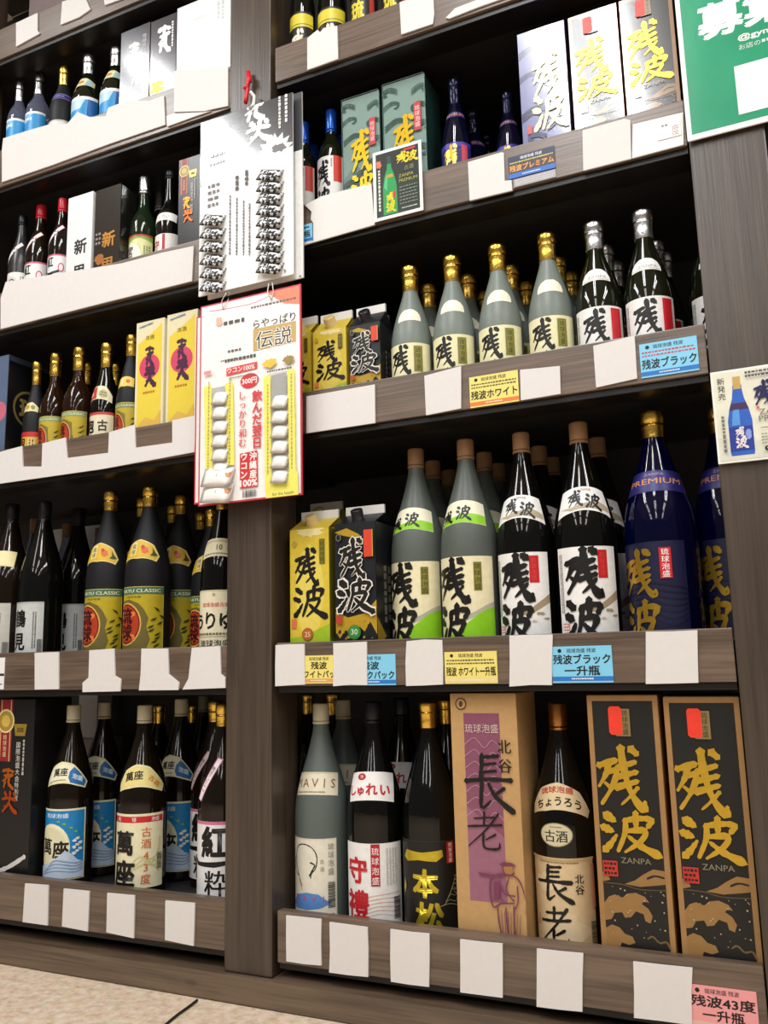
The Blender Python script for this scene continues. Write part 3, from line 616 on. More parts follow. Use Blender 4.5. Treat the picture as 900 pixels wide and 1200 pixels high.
# top shelf: dark with yellow bands
D = Dec(); D.rect(-48, 0, 48, 96, '#1d1c18').rect(-48, 66, 48, 92, '#e0cf3c').rect(-48, 70, 48, 72, '#8a7c1c').poly([(-46, 10), (-30, 40), (-10, 22), (10, 46), (30, 30), (46, 44), (46, 6), (-46, 4)], '#d2c02c').brush('残', -20, 6, 20, 60, '#efe9d4', 1.0)
kind('band72', PST, G_BLACK, cap_foil(GOLD, .205, .055, .0150), [('label', D, .010, 0, .1)], .260)
D = Dec(); D.rect(-48, 0, 48, 96, '#1d1c18').txt('琉球', -8, 48, 40, '#e6d23c', vert=True, bold=.05).rect(26, 10, 40, 90, '#c03c34')
kind('yellowtext72', PST, G_BLACK, cap_foil(GOLD, .205, .055, .0150), [('label', D, .010, 0, .1)], .260)

# ------------------------------------------------------------------ the setting
def floor_mat():
    m = bpy.data.materials.new('speckled_stone_floor'); m.use_nodes = True; nt = m.node_tree; b = nt.nodes['Principled BSDF']
    b.inputs['Roughness'].default_value = .45
    tc = nt.nodes.new('ShaderNodeTexCoord')
    n = nt.nodes.new('ShaderNodeTexNoise'); n.inputs['Scale'].default_value = 55; n.inputs['Detail'].default_value = 6; n.inputs['Roughness'].default_value = .7
    v = nt.nodes.new('ShaderNodeTexVoronoi'); v.inputs['Scale'].default_value = 110
    n3 = nt.nodes.new('ShaderNodeTexNoise'); n3.inputs['Scale'].default_value = 5
    for q in (n, v, n3): nt.links.new(tc.outputs['Object'], q.inputs['Vector'])
    r = nt.nodes.new('ShaderNodeValToRGB'); e = r.color_ramp.elements
    e[0].position = .30; e[0].color = hexc('#c2a688'); e[1].position = .62; e[1].color = hexc('#eedcc6'); x = e.new(.48); x.color = hexc('#e2caae')
    nt.links.new(n.outputs['Fac'], r.inputs['Fac'])
    mx = nt.nodes.new('ShaderNodeMix'); mx.data_type = 'RGBA'; mx.blend_type = 'MULTIPLY'; mx.inputs['Factor'].default_value = .2
    nt.links.new(r.outputs['Color'], mx.inputs['A']); nt.links.new(v.outputs['Color'], mx.inputs['B'])
    hs = nt.nodes.new('ShaderNodeMix'); hs.data_type = 'RGBA'; hs.blend_type = 'MULTIPLY'; hs.inputs['Factor'].default_value = .3
    nt.links.new(mx.outputs['Result'], hs.inputs['A']); nt.links.new(n3.outputs['Fac'], hs.inputs['B'])
    bw = nt.nodes.new('ShaderNodeMix'); bw.data_type = 'RGBA'; bw.inputs['Factor'].default_value = .5
    nt.links.new(hs.outputs['Result'], bw.inputs['A']); nt.links.new(r.outputs['Color'], bw.inputs['B'])
    nt.links.new(bw.outputs['Result'], b.inputs['Base Color'])
    return m
def struct(o): o['kind'] = 'structure'; return o
struct(box_obj('floor', -4.2, 3.2, -5.6, .47, -.05, 0, floor_mat(), bev=0))
CEIL = mat('#d9d6d0', rough=.8, noise=.02)
struct(box_obj('ceiling', -4.2, 3.2, -5.6, .47, H+2.1, H+2.15, CEIL, bev=0))
struct(box_obj('wall_back', -4.2, 3.2, .47, .52, 0, H+2.1, mat('#4a4038', rough=.8), bev=0))
for i, (x, y) in enumerate(LAMPS):
    r = empty('ceiling_light', (x, y, H+2.1))
    tag(r, 'white ceiling strip light %s, over %s' % (('nearest the shelves', 'in mid row', 'farthest from the shelves')[i % 3], ('the left bay', 'the right bay', 'the aisle')[i//3]), 'lamp', 'ceiling strip lights over the aisle')
    box_obj('housing', -.17, .17, -.63, .63, -.07, 0, mat('#e4e2de', rough=.5), r, .004)

# shelving: posts, lips, boards, panels of one built-in fixture
shelf = empty('display_shelving', (-.86, .2, 0))
tag(shelf, 'tall dark-stained wooden shelving holding the bottles in two bays', 'shelving')
shelf.location = (0, 0, 0)
LXL, LXR, RXL, RXR = -1.664, -.9105, -.806, -.0595
RIGHT = {'R5': (-.4128, -.4937), 'R4': (.0305, -.0446), 'R3': (.481, .4036), 'R2': (.851, .773), 'R1': (1.2044, 1.128)}
LEFT = {'L5': (-.4056, -.4875), 'L4': (.029, -.0476), 'L3': (.468, .394), 'L2': (.838, .7484), 'L1': (1.2010, 1.1057), 'L0': (1.531, 1.447)}
ST = {k: v[0]-.031 for k, v in {**RIGHT, **LEFT}.items()}
SIDE = .018
def slab(name, pts, z0, z1, m):
    bm = bmesh.new(); lo = [bm.verts.new((x, y, z0)) for x, y in pts]; hi = [bm.verts.new((x, y, z1)) for x, y in pts]; n = len(pts)
    bm.faces.new(lo[::-1]); bm.faces.new(hi)
    for k in range(n): bm.faces.new((lo[k], lo[(k+1) % n], hi[(k+1) % n], hi[k]))
    bmesh.ops.recalc_face_normals(bm, faces=bm.faces)
    me = bpy.data.meshes.new(name); bm.to_mesh(me); bm.free(); me.materials.append(m); return link(name, me, shelf)
RAIL = mat('#16120f', rough=.4, noise=.04)
for nm, (zt, zb) in list(RIGHT.items())+list(LEFT.items()):
    right = nm[0] == 'R'
    a, b_ = (RXL, RXR) if right else (LXL, LXR)
    ea, eb = (-.9060, .42) if right else (-2.05, -.9066)        # the boards run on behind the posts
    box_obj('shelf_lip', a, b_, 0, SIDE, H+zb, H+zt, W_LIP, shelf, .0015)
    y0, yp, y1 = SIDE+.0005, .0865, .42
    slab('shelf_board', [(a, y0), (b_, y0), (b_, yp), (eb, yp), (eb, y1), (ea, y1), (ea, yp), (a, yp)], H+zb, H+ST[nm], W_DARK)
    box_obj('shelf_rail', a, b_, .006, .06, H+zb-.011, H+zb-.0003, RAIL, shelf, .001)
def post(x0, x1, y0, y1, z0, z1): return box_obj('post', x0, x1, y0, y1, z0, z1, W_POST, shelf, .003)
post(-.9100, -.8145, -.004, .085, .045, H+2.05)
post(-.0575, .05, -.004, .085, .045, H+2.05)
post(-1.77, -1.6655, -.004, .085, .045, H+2.05)
box_obj('back_panel', -2.05, .70, .422, .45, .0, H+2.05, W_DARK, shelf, .001)
box_obj('top_board', -2.05, .70, -.004, .42, H+2.051, H+2.08, W_SIDE, shelf, .001)
box_obj('plinth', -2.05, .70, -.016, .05, .001, .0440, wood('plinth_wood', '#4a3c2f', '#6e5b48', 0), shelf, .004)
box_obj('plinth_back', -2.05, .70, .10, .12, .001, .068, W_DARK, shelf, .001)

# ------------------------------------------------------------------ boxes and cartons
def span(uL, uR, vT, Y, shelf_z, vm=None):
    vm = vm if vm is not None else vT+90
    x0 = at(uL, vm, Y).x; x1 = at(uR, vm, Y).x; z1 = at((uL+uR)/2, vT, Y).z
    return x0, x1, z1-(shelf_z+H)
def box(name, uL, uR, vT, Y, depth, sz, m, dec, label, cat='box', group=None, vm=None, side=None, lift=0.0):
    """upright presentation box with printed front; dec(w, h) gets the front size in mm"""
    x0, x1, h = span(uL, uR, vT, Y, sz, vm)
    w = x1-x0; cx = (x0+x1)/2
    r = empty(name, (cx, Y+depth/2, sz+H+.0006))
    box_obj('box_body', -w/2, w/2, -depth/2, depth/2, 0, h-.0006, m, r, .0012)
    # tuck-in lid seen as a thin seam at the top
    box_obj('box_lid', -w/2+.0015, w/2-.0015, -depth/2+.0015, depth/2-.0015, h-.0006, h+.0005, m, r, .0003)
    if dec:
        d = dec(w*1000, (h-lift)*1000)
        q = link('front_print', d.mesh('front_print', on_face(0, -depth/2, lift), clip=(-w*500+.5, .5, w*500-.5, (h-lift)*1000-.5), base=.0004), r)
    if side:
        d = side(depth*1000, h*1000)
        link('side_print', d.mesh('side_print', on_side(w/2, 0, 0), clip=(-depth*500+.5, .5, depth*500-.5, h*1000-.5), base=.0004), r)
    return tag(r, label, cat, group)
GLOSS = dict(rough=.20, spec=.8, noise=.02, coat=1.0)
def gl(h): return mat(h, **GLOSS)
def wave(D, x, y, s, col, n=9, flip=1):
    for k in range(3): D.line([(x-flip*s*.5, y+k*s*.12), (x, y+s*.28+k*s*.1), (x+flip*s*.42, y+s*.2+k*s*.06), (x+flip*s*.3, y+s*.02+k*s*.05), (x+flip*s*.15, y+s*.08)], s*.07, col)
def gold_wave_box(gloss=False):
    def f(w, h):
        P = (lambda c: gl(c)) if gloss else (lambda c: c)
        blk = P('#1b1a18'); cop = P('#9a7442')
        D = Dec(); b = w*.075; D.rect(-w/2, 0, w/2, h, P('#a57c4c')); D.rect(-w/2+b, 0, w/2-b, h-b*1.1, blk)
        W = w-2*b; L = -W/2
        # waves
        D.poly([(L, h*.18), (L+W*.08, h*.205), (L+W*.18, h*.215), (L+W*.30, h*.205), (L+W*.38, h*.222), (L+W*.52, h*.228), (L+W*.66, h*.215), (L+W*.72, h*.195), (L+W*.64, h*.198), (L+W*.60, h*.188), (L+W*.70, h*.172), (L+W*.76, h*.145), (L+W*.72, h*.118), (L+W*.64, h*.125), (L+W*.62, h*.15), (L+W*.50, h*.158), (L+W*.42, h*.135), (L+W*.32, h*.13), (L+W*.28, h*.15), (L+W*.16, h*.145), (L+W*.10, h*.12), (L, h*.115)], cop)
        D.poly([(L, 0), (L, h*.085), (L+W*.10, h*.10), (L+W*.22, h*.092), (L+W*.30, h*.07), (L+W*.42, h*.062), (L+W*.46, h*.04), (L+W*.36, h*.03), (L+W*.24, h*.036), (L+W*.18, h*.0)], cop)
        D.poly([(L+W*.35, h*.258), (L+W*.52, h*.275), (L+W*.66, h*.30), (L+W*.82, h*.322), (L+W, h*.318), (L+W, h*.268), (L+W*.86, h*.262), (L+W*.6, h*.252)], cop)
        D.line([(L+W*.72, h*.285), (L+W*.84, h*.297), (L+W*.98, h*.292)], W*.03, blk)
        D.line([(L, h*.258), (L+W*.3, h*.256), (L+W*.6, h*.242), (L+W, h*.246)], W*.018, P('#5a4a30'))
        D.line([(L+W*.66, h*.06), (L+W*.74, h*.07), (L+W*.84, h*.05), (L+W*.95, h*.055), (L+W, h*.03)], W*.03, P('#6f5a38'))
        D.poly([(L, h*.30), (L+W*.10, h*.285), (L+W*.12, h*.27), (L, h*.262)], cop)
        R = random.Random(5)
        for k in range(26):
            x, y = L+R.uniform(.1, .98)*W, R.uniform(.06, .25)*h; q = R.uniform(.5, 1.2); D.rect(x-q, y-q, x+q, y+q, P('#b8a884')); D.n -= 1
        D.n += 1
        G = '!d9b23e'
        D.brush('残', L+W*.03, h*.545, L+W*.78, h*.79, G, .88).brush('波', L+W*.05, h*.375, L+W*.92, h*.535, G, .88)
        D.txt('ZANPA', L+W*.56, h*.35, w*.11, P('#8f8468'), w=W*.48)
        D.rect(L+W*.02, h*.285, L+W*.26, h*.345, P('#c0342a')).scrib(L+W*.04, h*.288, L+W*.24, h*.342, 3, blk, seed=8)
        D.rect(L+W*.38, h*.835, L+W*.62, h*.945, P('#8c7448')).txt('琉球泡盛', L+W*.54, h*.89, h*.024, blk, vert=True)
        D.poly([(L+W*.27, h*.85), (L+W*.31, h*.84), (L+W*.46, h*.84), (L+W*.49, h*.85), (L+W*.49, h*.945), (L+W*.45, h*.955), (L+W*.30, h*.955), (L+W*.27, h*.945)], '#f0402c')
        return D
    return f
KRAFT = '#c29a66'
def elder_box(w, h):
    D = Dec(); D.rect(-w/2, 0, w/2, h, KRAFT); L = -w/2
    D.rect(L+w*.20, h*.135, L+w*.74, h*.915, '#8a4f66')
    D.poly([(L+w*.20, h*.135), (L+w*.74, h*.135), (L+w*.74, h*.40), (L+w*.20, h*.52)], '#9a6478')
    for k in range(7):
        y = h*(.48+.05*k); D.line([(L+w*.2, y), (L+w*.36, y+h*.03), (L+w*.5, y-h*.012), (L+w*.62, y+h*.02), (L+w*.74, y-h*.01)], w*.012, '#b08898')
    D.txt('琉球泡盛', L+w*.47, h*.85, w*.135, '#d9c2b4', w=w*.50)
    D.ell(L+w*.17, h*.955, w*.085, w*.085, '#5c4028').ell(L+w*.17, h*.955, w*.068, w*.068, KRAFT).ell(L+w*.17, h*.955, w*.03, w*.045, '#5c4028')
    D.brush('長', L+w*.20, h*.50, L+w*.88, h*.74, INK, .72).brush('老', L+w*.20, h*.345, L+w*.72, h*.50, INK, .62)
    D.txt('北谷', L+w*.80, h*.735, w*.21, INK, vert=True, bold=.015, adv=1.25)
    # a man in a wide hat holding an instrument, line print
    P = '#7a3a58'; X = lambda t: L+w*t
    D.poly([(X(.64), h*.290), (X(.72), h*.302), (X(.84), h*.300), (X(.90), h*.288), (X(.80), h*.284)], P)
    D.poly([(X(.70), h*.284), (X(.84), h*.286), (X(.86), h*.262), (X(.80), h*.250), (X(.73), h*.256)], '#a8783f').line([(X(.70), h*.284), (X(.72), h*.258), (X(.79), h*.25), (X(.86), h*.262)], w*.018, P)
    D.poly([(X(.34), h*.252), (X(.56), h*.247), (X(.70), h*.252), (X(.70), h*.242), (X(.54), h*.238), (X(.36), h*.240)], P)
    for a in ([(X(.54), h*.235), (X(.64), h*.25), (X(.78), h*.252), (X(.92), h*.235), (X(1.0), h*.17), (X(1.0), h*.10)], [(X(.52), h*.23), (X(.50), h*.18), (X(.54), h*.12), (X(.66), h*.135), (X(.84), h*.14)],
              [(X(.62), h*.22), (X(.60), h*.17), (X(.68), h*.15)], [(X(.78), h*.24), (X(.74), h*.19), (X(.84), h*.15)], [(X(.60), h*.12), (X(.62), h*.05), (X(.66), 0)], [(X(.84), h*.13), (X(.83), h*.06), (X(.84), 0)],
              [(X(.72), h*.12), (X(.73), h*.05), (X(.75), 0)], [(X(.66), h*.205), (X(.72), h*.175), (X(.86), h*.17)], [(X(.90), h*.21), (X(.90), h*.15), (X(.86), h*.12)]): D.line(a, w*.02, P)
    D.poly([(X(.56), h*.22), (X(.66), h*.225), (X(.64), h*.16), (X(.56), h*.145)], P)
    for k in range(7): D.line([(X(.66+.045*k), h*(.11-.002*k)), (X(.665+.04*k), h*.02)], w*.008, P)
    return D
def green_box(w, h):
    g = gl('#84a098'); D = Dec(); D.rect(-w/2, 0, w/2, h, g); L = -w/2
    dk = gl('#3f5a54'); md = gl('#6b8a82')
    D.poly([(L, h*.12), (L, h*.34), (L+w*.3, h*.44), (L+w*.7, h*.36), (L+w, h*.46), (L+w, h*.16), (L+w*.5, h*.08)], md)
    for (x, y, s, fl) in ((.2, .78, .34, 1), (.3, .62, .42, 1), (.85, .72, .34, -1), (.8, .36, .5, 1), (.3, .24, .5, -1), (.9, .56, .36, 1), (.16, .90, .3, -1), (.88, .86, .3, 1), (.6, .3, .5, 1)): wave(D, L+w*x, h*y, w*s*1.25, dk, flip=fl)
    D.brush('残', L+w*.26, h*.36, L+w*.76, h*.70, '!e0b830', .85).brush('波', L+w*.26, h*.12, L+w*.82, h*.36, '!e0b830', .85)
    D.rect(L+w*.74, h*.56, L+w*.90, h*.78, '#c43a48').txt('琉球泡盛', L+w*.82, h*.67, w*.125, '#f0d8c8', vert=True)
    D.scrib(L+w*.3, h*.03, L+w*.9, h*.09, 2, '#c8b46a').frame(-w/2, 0, w/2, h, w*.012, gl('#9ab8ae'))
    return D
def violet_box(w, h):
    D = Dec(); D.rect(-w/2, 0, w/2, h, gl('#6f74a6')); L = -w/2; dk = gl('#3c3f68')
    for (x, y, s, fl) in ((.25, .80, .5, 1), (.2, .62, .45, 1), (.75, .55, .5, -1), (.3, .34, .6, 1), (.8, .24, .5, 1), (.3, .18, .4, -1)): wave(D, L+w*x, h*y, w*s, dk, flip=fl)
    D.brush('残', L+w*.30, h*.48, L+w*.86, h*.80, '!dccf7a', .8).brush('波', L+w*.28, h*.24, L+w*.92, h*.50, '!dccf7a', .8)
    D.rect(L+w*.12, h*.24, L+w*.22, h*.30, '#cf5a5c').txt('ZANPA', L+w*.56, h*.10, w*.17, '#c8764c', w=w*.58).txt('PREMIUM', L+w*.55, h*.035, w*.17, '#c8764c', w=w*.8)
    return D
def white_calli(w, h):
    D = Dec(); D.rect(-w/2, 0, w/2, h, gl('#3d3b44')).brush('α', -w*.2, h*.62, w*.14, h*.84, WHITE, 1.3).brush('β', -w*.1, h*.40, w*.18, h*.62, WHITE, 1.3)
    D.txt('琉球泡盛', w*.32, h*.80, w*.14, '#d8d4d4', vert=True).rect(-w/2, 0, w/2, h*.22, '#d8d6d4').blob(-w*.25, h*.1, w*.16, h*.06, '#55525a', seed=3)
    return D
def gold_calli(w, h):
    D = Dec(); D.rect(-w/2, 0, w/2, h, gl('#3d3b44')).brush('α', -w*.22, h*.62, w*.3, h*.90, WHITE, 1.2).brush('β', -w*.46, h*.12, w*.05, h*.36, '!e6c02a', 1.3)
    D.poly([(-w*.46, h*.02), (-w*.1, h*.06), (-w*.2, h*.16), (-w*.46, h*.10)], '!e6c02a').scrib(w*.3, h*.66, w*.42, h*.92, 1, WHITE, vert=True)
    return D
def faint_white(w, h):
    D = Dec(); D.rect(-w/2, 0, w/2, h, '#f4f4f2').scrib(w*.24, h*.72, w*.4, h*.98, 2, '#cfd8d4', vert=True, seed=2).rect(w*.05, h*.86, w*.056, h*.99, '#d8dcda').scrib(-w*.2, h*.80, w*.05, h*.84, 1, '#e0e4e2')
    return D
def shinri(body, ink, sub):
    def f(w, h):
        D = Dec(); D.rect(-w/2, 0, w/2, h, body)
        D.txt('新', w*.06, h*.46, w*.52, ink, bold=.035).txt('里', w*.04, h*.20, w*.52, ink, bold=.03)
        if sub: D.blob(-w*.26, h*.28, w*.18, h*.05, '#a8662a', seed=3).scrib(-w*.44, h*.42, -w*.24, h*.56, 3, '#8a8480').scrib(-w*.44, h*.16, -w*.2, h*.2, 1, '#c8a050')
        return D
    return f
def medal_box(ribx):
    def f(w, h):
        D = Dec(); D.rect(-w/2, 0, w/2, h, mat('#1a191a', rough=.3, noise=.02)); X = w*ribx; q = w*.16
        D.rect(X-q*.75, h*.66, X+q*.75, h, '#8f2226').rect(X-q*.6, h*.66, X-q*.5, h, '#d0b070').rect(X+q*.5, h*.66, X+q*.6, h, '#d0b070').ell(X, h*.88, q, q, '#e0d4a0').ell(X, h*.88, q*.85, q*.85, '#a88a30').ell(X, h*.88, q*.5, q*.5, '#d2b458').txt('琉球泡盛', X, h*.745, q*.45, '#e8d0a0', vert=True)
        G = X+w*.28
        D.poly([(G-w*.12, h*.865), (G+w*.12, h*.865), (G+w*.09, h*.80), (G-w*.09, h*.80)], '!d2b24c').rect(G-w*.06, h*.82, G+w*.06, h*.845, '#6a5420')
        D.txt('国際泡盛大会', G-w*.02, h*.66, w*.085, '#d8d4cc', vert=True).scrib(G+w*.05, h*.58, G+w*.11, h*.78, 1, '#b8b2a8', vert=True).txt('特別賞', G-w*.02, h*.50, w*.08, '#d8d4cc', vert=True)
        K = X+w*.12; D.brush('α', K-w*.14, h*.51, K+w*.10, h*.62, '!d8782a', 1.0).brush('β', K-w*.12, h*.385, K+w*.16, h*.50, '!c85a24', .9)
        D.line([(-w*.14, h*.075), (w*.04, h*.085), (w*.22, h*.115), (w*.44, h*.165)], w*.055, '#d8d6d2')
        return D
    return f
def yellow_box(w, h):
    D = Dec(); D.rect(-w/2, 0, w/2, h, gl('#f0e6c0')).poly([(-w*.42, 0), (w*.42, 0), (w*.42, h*.96), (w*.1, h*.90), (-w*.42, h*.82)], gl('#f2d94e'))
    D.ell(0, h*.62, w*.36, w*.36, '#d8486c').brush('α', -w*.16, h*.62, w*.16, h*.78, '#4a2440', 1.2).brush('β', -w*.16, h*.46, w*.2, h*.62, '#4a2440', 1.5)
    D.txt('古酒', 0, h*.86, w*.13, '#6a5a2c', w=w*.3).scrib(-w*.2, h*.40, w*.2, h*.43, 1, '#c07a3c').poly([(-w*.42, h*.14), (-w*.1, h*.22), (w*.2, h*.18), (w*.42, h*.26), (w*.42, 0), (-w*.42, 0)], gl('#ecc05a'))
    for x in (-.34, .34): D.line([(w*x, h*.01), (w*(x+.02), h*.06), (w*(x-.03), h*.10)], w*.05, '#6a4a28')
    D.line([(-w*.38, h*.955), (w*.1, h*.975)], w*.03, '#5a8ab0')
    return D
def emblem_side(w, h):
    D = Dec(); D.rect(-w/2, 0, w/2, h, mat('#131418', rough=.3)).ell(0, h*.56, w*.36, w*.36, '#7a6a38').ell(0, h*.56, w*.31, w*.31, '#131418').txt('琉', 0, h*.56, w*.42, '#8a7a40', bold=.05).rect(-w/2, h*.95, w/2, h, '#3c4658')
    return D

# right bay, bottom
GBM = mat('#a57c4c', rough=.4, noise=.04)
box('tall_gift_box', 696, 781, 815, .021, .105, ST['R5'], GBM, gold_wave_box(), 'tall black gift box with copper edges and gold brushwork beside the kraft-label bottle', group='copper-edged black gift boxes on the bottom shelf', vm=960, lift=.022)
box('tall_gift_box', 787.5, 879, 817, .021, .108, ST['R5'], GBM, gold_wave_box(), 'tall black gift box with copper edges standing nearest the right post', group='copper-edged black gift boxes on the bottom shelf', vm=960, lift=.022)
box('kraft_gift_box', 532, 611, 813, .024, .112, ST['R5'], mat(KRAFT, rough=.55, noise=.05), elder_box, 'tall brown kraft gift box with plum panel and black brush lettering', vm=950, lift=.022)
# right bay, second shelf from top
bxm = mat('#274640', rough=.3)
box('green_gift_box', 402, 446, 112, .05, .075, ST['R2'], bxm, green_box, 'sage green gift box with gold lettering beside the blue-capped bottles', group='sage green gift boxes', vm=180)
box('green_gift_box', 450, 500, 93, .05, .078, ST['R2'], bxm, green_box, 'taller-looking sage green gift box standing behind the dark green notice card', group='sage green gift boxes', vm=160)
box('violet_gift_box', 609, 666, 31, .03, .08, ST['R2'], gl('#4a4d7c'), violet_box, 'pale violet gift box with wave print beside dark blue bottles', vm=100)
box('orange_edged_gift_box', 669, 728, 11, .03, .085, ST['R2'], gl('#b8783c'), gold_wave_box(True), 'glossy black gift box with orange edges next to the violet box', group='orange-edged black gift boxes', vm=80)
box('orange_edged_gift_box', 730, 794, -10, .03, .088, ST['R2'], gl('#b8783c'), gold_wave_box(True), 'glossy black gift box with orange edges beside the green poster', group='orange-edged black gift boxes', vm=70)
# left bay
box('dark_gift_box', 141, 175, 33, .03, .07, ST['L1'], gl('#35333a'), white_calli, 'dark grey gift box with white lettering beside silver-capped bottle', vm=80)
box('dark_gift_box', 176, 206, 21, .03, .07, ST['L1'], gl('#35333a'), gold_calli, 'dark grey gift box with a yellow character at its foot', vm=80)
box('white_gift_box', 207, 270, -2, .03, .07, ST['L1'], mat('#f0f0ee', rough=.35), faint_white, 'plain white glossy gift box at the end next to the left post', vm=60)
box('white_gift_box', 79, 108, 229, .026, .072, ST['L2'], mat('#efeeec', rough=.4), shinri('#f0efed', '#2a2826', False), 'slim white gift box with two black characters', vm=270)
box('black_gift_box', 111, 141, 220, .026, .055, ST['L2'], gl('#1c1a18'), shinri(gl('#241f1c'), '!d89a4a', True), 'slim black gift box with two gold characters', vm=265)
box('black_medal_box', 209, 246, 183, .026, .08, ST['L2'], mat('#1c1b1c', rough=.3), medal_box(-.32), 'black gift box with red ribbon print half hidden by the snack card', vm=240)
box('navy_gift_box', -34, 8, 421, .03, .12, ST['L3'], mat('#5a6a86', rough=.35), lambda w, h: Dec().rect(-w/2, 0, w/2, h, '#5a6a86').ell(w*.3, h*.5, w*.2, w*.2, '#c86a7c'), 'navy blue gift box with gold round emblem at far left', vm=470, side=emblem_side)
box('yellow_gift_box', 159, 192, 376, .026, .07, ST['L3'], gl('#efe8c8'), yellow_box, 'yellow gift box with pink disc beside the matt black bottle', group='yellow gift boxes with a pink disc', vm=430)
box('yellow_gift_box', 195, 231, 366, .026, .072, ST['L3'], gl('#efe8c8'), yellow_box, 'yellow gift box with pink disc touching the hanging red-edged card', group='yellow gift boxes with a pink disc', vm=430)
box('large_black_box', -26, 37, 820, .03, .10, ST['L5'], mat('#151414', rough=.35), medal_box(-.03), 'large black gift box with medal ribbon print on the lowest left shelf', vm=930)
box('storage_box', 58, 124, 618, .377, .04, ST['L4'], mat('#eeeef2', rough=.6), None, 'plain white carton at the back behind dark bottles', vm=660)
box('storage_box', 90, 121, 866, .34, .06, ST['L5'], mat('#c0bab4', rough=.6), None, 'grey cardboard box at the back of the lowest left shelf', vm=930)
zz = at(105, 866, .34).z-H
box('storage_box', 92, 114, 803, .345, .05, zz+.0012, mat('#e6e8ea', rough=.45), None, 'pale grey plastic case on top of a grey cardboard box', vm=835)
box('storage_box', 34, 74, -60, .10, .2, ST['L0'], mat('#8a7a78', rough=.6), None, 'brownish plain carton on the topmost left shelf', vm=10)

def carton(uL, uR, vWall, vFin, Y, depth, sz, m, fin, capm, dec, label, group=None, vm=None, side=None):
    """gable-top drinks carton: walls, sloping shoulder, upright fin, screw cap"""
    vm = vm or vWall+60
    x0 = at(uL, vm, Y).x; x1 = at(uR, vm, Y).x; w = x1-x0; h = at((uL+uR)/2, vWall, Y).z-sz-H
    hf = at((uL+uR)/2+6, vFin, Y+depth/2).z-sz-H
    roof = max(.018, hf-h-.016); hr = h+roof; hf = max(hf, hr+.010)
    r = empty('drinks_carton', ((x0+x1)/2, Y+depth/2, sz+H+.0006))
    bm = bmesh.new(); d = depth/2; a = w/2
    lo = [bm.verts.new(p) for p in ((-a, -d, 0), (a, -d, 0), (a, d, 0), (-a, d, 0))]
    hi = [bm.verts.new((v.co.x, v.co.y, h)) for v in lo]
    t = .003; rf = [bm.verts.new(p) for p in ((-a+.001, -t, hr), (a-.001, -t, hr), (a-.001, t, hr), (-a+.001, t, hr))]
    il = bm.verts.new((-a*.55, 0, h+roof*.35)); ir = bm.verts.new((a*.55, 0, h+roof*.35))
    bm.faces.new(lo[::-1])
    for k in range(4): bm.faces.new((lo[k], lo[(k+1) % 4], hi[(k+1) % 4], hi[k]))
    bm.faces.new((hi[0], hi[1], rf[1], rf[0])); bm.faces.new((hi[2], hi[3], rf[3], rf[2])); bm.faces.new(rf)
    for p in ((hi[1], ir, rf[1]), (hi[1], hi[2], ir), (hi[2], rf[2], ir), (rf[2], rf[1], ir), (hi[3], il, rf[3]), (hi[3], hi[0], il), (hi[0], rf[0], il), (rf[0], rf[3], il)): bm.faces.new(p)
    bmesh.ops.recalc_face_normals(bm, faces=bm.faces)
    me = bpy.data.meshes.new('carton_body'); bm.to_mesh(me); bm.free(); me.materials.append(m); link('carton_body', me, r)
    f = box_obj('top_fin', -a+.0012, a-.0012, -t*.9, t*.9, hr, hf, fin, r, .0006)
    n = Vector((0, -roof, d-t)); ang = math.atan2(roof, d-t)
    c = lathe('screw_cap', [(.0125, -.003), (.0125, .001), (.0112, .002), (.0112, .016), (.0100, .0175), (.006, .018)], capm, 24, r)
    c.location = (-a*.08, -d*.52, h+roof*.5); c.rotation_euler = (ang, 0, 0)
    lift = .029
    link('front_print', dec(w*1000, (h-lift)*1000).mesh('front_print', on_face(0, -d, lift), clip=(-a*1000+.3, .3, a*1000-.3, (h-lift)*1000-.3), base=.0004), r)
    if side: link('side_print', side(depth*1000, h*1000).mesh('side_print', on_side(a, 0, 0), clip=(-d*1000+.3, .3, d*1000-.3, h*1000-.3), base=.0004), r)
    return tag(r, label, 'carton', group)
def gold_front(txt):
    def f(w, h):
        D = Dec(); D.rect(-w/2, 0, w/2, h, '#d9bf3c').blob(0, h*.45, w*.36, h*.4, '#e4cf5c', n=30, j=.05)
        D.poly([(-w/2, 0), (w/2, 0), (w/2, h*.16), (w*.1, h*.10), (-w*.2, h*.055), (-w/2, h*.05)], '#9fbe24').blob(0, h*.98, w*.36, h*.05, '#efe0a0', n=26)
        D.brush('残', -w*.36, h*.50, w*.22, h*.82, INK, .95).brush('波', -w*.38, h*.22, w*.40, h*.49, INK, .85)
        D.rect(w*.26, h*.68, w*.40, h*.90, '#8a8230').frame(w*.275, h*.685, w*.385, h*.895, w*.012, '#4c4a20').txt('琉球泡盛', w*.33, h*.79, w*.11, '#3f3d18', vert=True)
        D.ell(-w*.38, h*.87, w*.06, w*.075, '#b8a038').rect(-w*.45, h*.13, -w*.33, h*.21, '#d8704c')
        if txt: D.ell(-w*.05, h*.075, w*.14, w*.14, '#a85a24').ell(-w*.05, h*.075, w*.12, w*.12, '#b8662c').txt(txt, -w*.05, h*.075, w*.15, '#f0e0b8')
        return D
    return f
